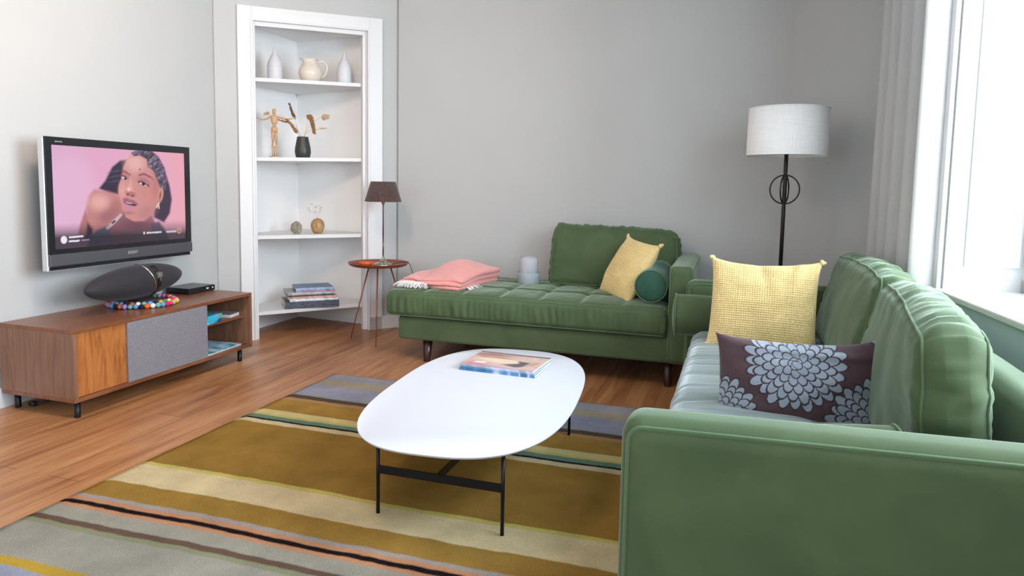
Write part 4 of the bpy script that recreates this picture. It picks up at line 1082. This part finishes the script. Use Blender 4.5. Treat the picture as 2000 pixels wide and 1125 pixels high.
for i, (x0, x1, y0, y1, lo, hi) in enumerate(lay0):
    b = B(); slab(b, plan(x0, x1, y0, y1, i*1.3), 150, 110, 0, (lambda hi: lambda u, v: hi(u, v)+knit(u, v))(hi), lo)
    obj('folded_layer', b, M['coral'], bl)
M['fringe'] = plain('white_cotton_fringe', (.76, .74, .72), .95, noise_amt=.05)
b = B()
for i in range(95):
    x = random.uniform(-.19, -.02); L = random.uniform(.055, .105); z0 = .030+random.random()*.008; y = -.262+random.uniform(-.01, .01)
    a = random.gauss(-.15, .45); q = Vector((x+L*math.sin(a), y-L*math.cos(a)*.8, .004+random.random()*.006)); p = Vector((x, y, z0))
    tube(b, spline([p, (p+q)/2+Vector((0, -.008, .010)), q], 3), [.0030, .0034, .0034, .0032, .003, .0028, .0024], 5)
obj('fringe', b, M['fringe'], bl)
b = B()
for i in range(26):
    y = random.uniform(-.20, -.05); L = random.uniform(.03, .06); p = Vector((.215, y, .016)); q = Vector((.215+L, y+random.gauss(-.01, .015), .002)); tube(b, [p, (p+q)/2+Vector((0, 0, .004)), q], [.0028, .003, .002], 5)
obj('fringe', b, M['fringe'], bl)

gl = plain('bluish_pressed_glass', (.80, .88, .92), .22, Transmission_Weight=.62, IOR=1.25)
gl2 = plain('frosted_clear_glass', (.86, .86, .91), .30, Transmission_Weight=.70, IOR=1.15)
GP = Vector((-1.305, 4.52, .478))
b = B(); lathe(b, [(.0, 0), (.074, 0), (.078, .006), (.078, .066), (.082, .076), (.081, .080), (.076, .080), (.072, .070), (.071, .012), (.0, .010)], 56, cap=False)
for v in b.verts:
    a = math.atan2(v.co.y, v.co.x); r_ = math.hypot(v.co.x, v.co.y)
    if .012 < v.co.z < .07 and r_ > .075: k = 1+.012*math.sin(v.co.z*420); v.co.x *= k; v.co.y *= k
o = obj('glass_bowl', b, gl); o.location = GP; tag(o, 'short wide bluish glass bowl standing on the rear of the daybed seat', 'glass')
b = B(); lathe(b, [(.0, 0), (.060, 0), (.063, .006), (.0645, .090), (.0635, .158), (.058, .176), (.054, .176), (.060, .158), (.061, .090), (.0595, .010), (.0, .008)], 48, cap=False)
o = obj('glass_tumbler', b, gl2); o.location = GP+Vector((0, 0, .0105)); tag(o, 'taller clear glass tumbler standing inside the short bluish bowl', 'glass')

# ------------------------------------------------------------------ rug
YR = [(3.52, (.255, .245, .27)), (3.385, (.30, .255, .19)), (3.275, (.25, .25, .31)), (3.105, (.25, .24, .265)), (3.075, (.082, .060, .042)), (3.025, (.33, .185, .085)), (2.985, (.285, .165, .040)),
      (2.820, (.50, .41, .19)), (2.765, (.42, .36, .13)), (2.742, (.115, .185, .125)), (2.700, (.010, .011, .014)), (2.682, (.47, .38, .22)), (2.640, (.235, .136, .032)),
      (2.118, (.42, .36, .10)), (2.092, (.50, .405, .235)), (1.936, (.258, .152, .036)), (1.822, (.27, .25, .235)), (1.800, (.40, .20, .105)), (1.777, (.013, .009, .010)), (1.752, (.40, .20, .105)), (1.730, (.265, .250, .205)),
      (1.662, (.115, .072, .052)), (1.634, (.21, .215, .13)), (1.610, (.265, .250, .210)), (1.430, (.38, .25, .04)), (1.388, (.245, .255, .315)), (1.22, (.30, .26, .2)), (1.05, (.25, .16, .035)), (.80, (.25, .25, .30))]
t = NT('striped_wool_rug')
tc = t.n('ShaderNodeTexCoord'); sx = t.n('ShaderNodeSeparateXYZ'); t.l(tc.outputs['Object'], sx.inputs[0])
wob = t.noise(t.coord(scale=(1, 1, 1)), 11, 3); wob2 = t.noise(t.coord(), 1.1, 1)
def math_(op, a, b_=None, c_=None):
    nd = t.n('ShaderNodeMath', operation=op)
    for i, q in enumerate((a, b_, c_)):
        if q is None: continue
        if isinstance(q, (int, float)): nd.inputs[i].default_value = q
        else: t.l(q, nd.inputs[i])
    return nd.outputs[0]
yy = math_('MULTIPLY_ADD', wob, .020, math_('MULTIPLY_ADD', wob2, .05, sx.outputs['Y']))
yy = math_('SUBTRACT', yy, .035)
col = None
YMAX, YMIN = 3.60, .60
def ramp_const(chunk, prev):
    r = t.n('ShaderNodeValToRGB'); cr = r.color_ramp; cr.interpolation = 'CONSTANT'
    return r
fac = math_('DIVIDE', math_('SUBTRACT', YMAX, yy), YMAX-YMIN)
# colour bands chained with hard steps
cur = None
for (y, c) in YR:
    if cur is None:
        rgb = t.n('ShaderNodeRGB'); rgb.outputs[0].default_value = (*c, 1); cur = rgb.outputs[0]; continue
    mx = t.n('ShaderNodeMix', data_type='RGBA'); st = t.n('ShaderNodeMapRange'); st.inputs['From Min'].default_value = y+.004; st.inputs['From Max'].default_value = y-.004; t.l(yy, st.inputs['Value'])
    t.l(st.outputs['Result'], mx.inputs[0]); t.l(cur, mx.inputs[6]); mx.inputs[7].default_value = (*c, 1); cur = mx.outputs[2]
mot = t.noise(t.coord(), 4.5, 4, .6); pile = t.noise(t.coord(), 260, 2, .6)
mx = t.n('ShaderNodeMix', data_type='RGBA', blend_type='MULTIPLY'); mx.inputs[0].default_value = 1
t.l(cur, mx.inputs[6]); t.l(t.ramp(mot, [(.30, (.80, .80, .80)), (.70, (1.12, 1.12, 1.12))]), mx.inputs[7])
mx2 = t.n('ShaderNodeMix', data_type='RGBA', blend_type='MULTIPLY'); mx2.inputs[0].default_value = 1
t.l(mx.outputs[2], mx2.inputs[6]); t.l(t.ramp(pile, [(.30, (.78, .78, .78)), (.70, (1.15, 1.15, 1.15))]), mx2.inputs[7])
t.base(mx2.outputs[2]); t.set(Roughness=1.0, Specular_IOR_Level=.0); t.bump(pile, .5, .006)
RX0, RX1, RY0, RY1, RT = -2.225, .55, .72, 3.525, .012
b = B(); nx, ny = 70, 90; G = []
for i in range(nx+1):
    row = []
    for j in range(ny+1):
        x = RX0+(RX1-RX0)*i/nx; y = RY0+(RY1-RY0)*j/ny
        if i == 0: x += .006*nz(y*6, 1)+.003*nz(y*25, 3)
        if j == ny: y += .006*nz(x*5, 2)+.01*(x+1)*.25
        e = min(i, nx-i, j, ny-j); z = RT if e > 0 else .004
        row.append(b.verts.new((x, y, z+(.001*nz(x*8, y*8) if e > 0 else 0))))
    G.append(row)
for i in range(nx):
    for j in range(ny): b.faces.new((G[i][j], G[i+1][j], G[i+1][j+1], G[i][j+1]))
edge = [G[i][0] for i in range(nx+1)]+[G[nx][j] for j in range(1, ny+1)]+[G[i][ny] for i in range(nx-1, -1, -1)]+[G[0][j] for j in range(ny-1, 0, -1)]
low = [b.verts.new((v.co.x, v.co.y, .0005)) for v in edge]
for i in range(len(edge)): k = (i+1) % len(edge); b.faces.new((edge[i], low[i], low[k], edge[k]))
b.faces.new(low)
tag(obj('rug', b, t.m), 'large wool rug with mustard, cream, grey and black stripes on the wooden floor', 'rug')

# ------------------------------------------------------------------ coffee table
TT = .312
ct = thing('coffee_table', 'oblong white coffee table with rounded corners and thin black metal legs', 'coffee table', (-.928, 2.60, 0))
a0 = math.radians(4.6)
def tcon(k, s=1.0):
    a = 2*PI*k/120; n_ = 2.75; c, s_ = math.cos(a), math.sin(a)
    x = .392*s*math.copysign(abs(c)**(2/n_), c); y = .715*s*math.copysign(abs(s_)**(2/n_), s_)
    return (x*math.cos(a0)-y*math.sin(a0), x*math.sin(a0)+y*math.cos(a0))
M['tabletop'] = plain('white_lacquer', (.60, .625, .68), .42)
b = B(); rings = []
for s, z in ((.975, TT-.014), (.990, TT-.011), (.999, TT-.005), (1.0, TT-.002), (.997, TT)):
    rings.append([b.verts.new((*tcon(k, s), z)) for k in range(120)])
for r0, r1 in zip(rings, rings[1:]):
    for k in range(120): b.faces.new((r0[k], r0[(k+1) % 120], r1[(k+1) % 120], r1[k]))
b.faces.new(rings[0][::-1]); b.faces.new(rings[-1]); obj('table_top', b, M['tabletop'], ct, True, 50)
legs = [(-1.115, 2.038), (-.660, 2.036), (-.657, 3.000), (-1.112, 3.002)]
for (x, y) in legs:
    b = B(); tube(b, [(x+.928, y-2.60, RT), (x+.928, y-2.60, TT-.014)], .0065, 12); obj('leg', b, M['black'], ct)
b = B()
zr = .170
for y in (2.037, 3.001): box(b, -1.115+.928, y-2.60-.003, zr-.014, -.658+.928, y-2.60+.003, zr+.014)
box(b, -.892+.928-.003, 2.037-2.60, zr-.014, -.892+.928+.003, 3.001-2.60, zr+.014)
obj('stretcher', b, M['black'], ct, False)
b = B()
for y in (2.037, 3.001): box(b, -1.122+.928, y-2.60-.010, TT-.018, -.652+.928, y-2.60+.010, TT-.014)
obj('top_rail', b, M['black'], ct, False)

# magazines on the coffee table
def cover1(U, V):
    x, y = U*100, V*100; C = np.zeros((len(U), 3))+lin((196, 168, 156)); n = vnoise(x, y, 9, 2); C *= (.9+.2*n)[:, None]
    C = lay(C, 92-y, (92, 80, 84), 3); C = lay(C, ell(x, y, 20, 80, 30, 12, 10), (148, 112, 104), 8); C = lay(C, ell(x, y, 45, 45, 34, 15, -6), (218, 196, 172), 6)
    C = lay(C, poly_sd(x, y, [(8, 62), (40, 68), (60, 62), (40, 60), (12, 56)]), (172, 118, 86), 3)
    C = lay(C, poly_sd(x, y, [(52, 24), (70, 40), (66, 56), (84, 52), (80, 22), (72, 14)]), (84, 80, 84), 3)
    C = lay(C, poly_sd(x, y, [(86, 30), (96, 55), (90, 60), (84, 40)]), (176, 130, 110), 4)
    C = lay(C, poly_sd(x, y, [(5, 5), (34, 5), (30, 22), (8, 20)]), (204, 88, 98), 6, .8); C = lay(C, 4.5-0*x-(-y)*-1, (150, 140, 170), 3, .8) if False else C
    C = lay(C, y-6, (158, 150, 176), 3, .8)
    C = lay(C, poly_sd(x, y, [(14, 16), (30, 18), (28, 30), (16, 28)]), (232, 214, 212), 3)
    return C
mg = [((-.955, 2.965, TT+.0003), .36, .262, .011, (.03, .13, .28), 'bottom blue magazine of the pile on the coffee table', .02),
      ((-.953, 2.967, TT+.0118), .355, .26, .007, (.06, .22, .38), 'middle light blue magazine of the pile on the coffee table', .0),
      ((-.957, 2.968, TT+.0193), .355, .262, .009, None, 'top magazine with pinkish photo cover, uppermost on the coffee table', -.012)]
for (loc, w_, d_, t_, cc_, lab, rr) in mg:
    g = thing('magazine', lab, 'magazine', loc, math.radians(-3.2)+rr, 'magazines on the coffee table')
    b = B(); box(b, -w_/2+.001, -d_/2+.002, .0006, w_/2-.001, d_/2-.001, t_-.0006); obj('pages', b, M['paper'], g, False)
    b = B(); box(b, -w_/2, -d_/2, 0, w_/2, d_/2, .0006); box(b, -w_/2, -d_/2-.0005, 0, w_/2, -d_/2+.0012, t_); 
    if cc_ is not None: box(b, -w_/2, -d_/2, t_-.0006, w_/2, d_/2, t_)
    t = NT('spine_print'); v = t.coord(scale=(9, 1, 1)); c_ = cc_ or (.32, .30, .36)
    t.base(t.ramp(t.noise(v, 1.3, 2), [(.40, c_), (.55, tuple(min(1, q*1.6+.03) for q in c_)), (.64, (.55, .58, .68)), (.70, c_)])); t.set(Roughness=.3)
    obj('cover', b, t.m, g, False)
    if cc_ is None:
        f = paint_plane('cover_photo', w_, d_, 160, 120, cover1, M['print'], g); f.location = (0, 0, t_)
        for v in f.data.vertices:                            # slightly lifted far corner
            k = max(0, v.co.x/w_+.15)*max(0, v.co.y/d_+.2); v.co.z += .012*k*k

# ------------------------------------------------------------------ floor lamp
FL = Vector((.300, 4.23, 0))
fl_ = thing('floor_lamp', 'black metal floor lamp with ring ornament and white linen drum shade', 'floor lamp', FL)
M['iron'] = plain('dark_bronze_metal', (.028, .022, .020), .35, .7)
b = B(); lathe(b, [(.0, 0), (.135, 0), (.138, .006), (.130, .014), (.05, .022), (.016, .040), (.0, .042)], 48, cap=False); obj('base', b, M['iron'], fl_)
b = B(); lathe(b, [(.011, .03), (.011, 1.06), (.0095, 1.075), (.0115, 1.09), (.0115, 1.235), (.0095, 1.25), (.011, 1.262), (.011, 1.36), (.006, 1.37), (.006, 1.55), (0, 1.55)], 24); obj('pole', b, M['iron'], fl_)
va = math.atan2(FL.y, FL.x)-PI/2
for ang in (va, va+math.radians(74)):
    b = B(); tube(b, [(math.cos(ang)*.079*math.cos(a), math.sin(ang)*.079*math.cos(a), 1.160+.082*math.sin(a)) for a in [2*PI*i/56 for i in range(56)]], .0042, 8, True); obj('ring', b, M['iron'], fl_)
t = NT('white_linen_shade'); v = t.coord(scale=(4, 4, 150)); v2 = t.coord(scale=(120, 120, 3)); n1 = t.noise(v, 2, 2); n2 = t.noise(v2, 2, 2)
ad = t.n('ShaderNodeMath', operation='ADD'); t.l(n1, ad.inputs[0]); t.l(n2, ad.inputs[1])
t.base(t.ramp(ad.outputs[0], [(.75, (.76, .75, .73)), (1.25, (.83, .82, .805))])); t.set(Roughness=.9)
t.b.inputs['Transmission Weight'].default_value = 0
b = B(); SR = .219; lathe(b, [(SR, 1.352), (SR-.003, 1.618), (SR-.005, 1.618), (SR-.002, 1.352)], 72, cap=False); b.faces.ensure_lookup_table()
# close the rims
vs_all = sorted(b.verts, key=lambda v: v.index)
o = obj('lamp_shade', b, t.m, fl_)
b = B()
for r_, z in ((SR, 1.353), (SR-.003, 1.617)): tube(b, [(r_*math.cos(a), r_*math.sin(a), z) for a in [2*PI*i/72 for i in range(72)]], .0028, 6, True)
obj('shade_trim', b, t.m, fl_)
b = B()
for k in range(3): a = 2*PI*k/3+.4; tube(b, [(0, 0, 1.545), (.21*math.cos(a), .21*math.sin(a), 1.600)], .002, 6)
obj('shade_carrier', b, M['iron'], fl_)
b = B(); sph(b, (0, 0, 1.45), (.03, .03, .045), 20); obj('bulb', b, plain('white_bulb', (.8, .8, .78), .3), fl_)

# ------------------------------------------------------------------ curtain
t = NT('grey_curtain_cloth'); v = t.coord(scale=(200, 200, 60)); t.base(t.ramp(t.noise(v, 1, 2), [(.3, (.47, .465, .46)), (.7, (.50, .495, .485))])); t.set(Roughness=.9)
t.b.inputs['Sheen Weight'].default_value = .2
b = B(); n_, mz = 120, 40; G = []
for j in range(mz+1):
    z = .02+(2.60-.02)*j/mz; row = []
    for i in range(n_+1):
        u = i/n_; fl2 = 1+.10*(1-z/2.6)
        y = 3.285+(.66*u)*fl2+.0
        ph = u*PI*2*3.9+.35*math.sin(z*1.2)+.5*nz(u*3, z*.6)
        x = -.085+(.034*math.sin(ph)*(1-.15*z/2.6)+.008*math.sin(ph*2.1+1))*min(1, .25+u*6)
        row.append(b.verts.new(WM @ Vector((x, y+.012*math.cos(ph), z))))
    G.append(row)
for j in range(mz):
    for i in range(n_): b.faces.new((G[j][i], G[j][i+1], G[j+1][i+1], G[j+1][i]))
cu = obj('curtain', b, t.m); sm = cu.modifiers.new('t', 'SOLIDIFY'); sm.thickness = .003
b = B(); G = []
for j in range(mz+1):
    z = .02+(2.60-.02)*j/mz; G.append([b.verts.new(WM @ Vector((-.112+.098*k/8, 3.282-.020*math.sin(PI*k/8)-.010*k/8, z))) for k in range(9)])
for j in range(mz):
    for i in range(8): b.faces.new((G[j][i], G[j][i+1], G[j+1][i+1], G[j+1][i]))
ln2 = obj('lining', b, plain('white_curtain_lining', (.84, .84, .84), .9), cu); sm = ln2.modifiers.new('t', 'SOLIDIFY'); sm.thickness = .002; ln2['label'] = 'white lining turned back at the leading edge'
tag(cu, 'plain light grey full-length curtain drawn to the far side of the window', 'curtain')
b = B(); tube(b, [WM @ Vector((-.095, .9, 2.625)), WM @ Vector((-.095, 4.02, 2.625))], .012, 12); tag(obj('curtain_rod', b, M['iron']), 'dark curtain rod above the window carrying the grey curtain', 'curtain rod')
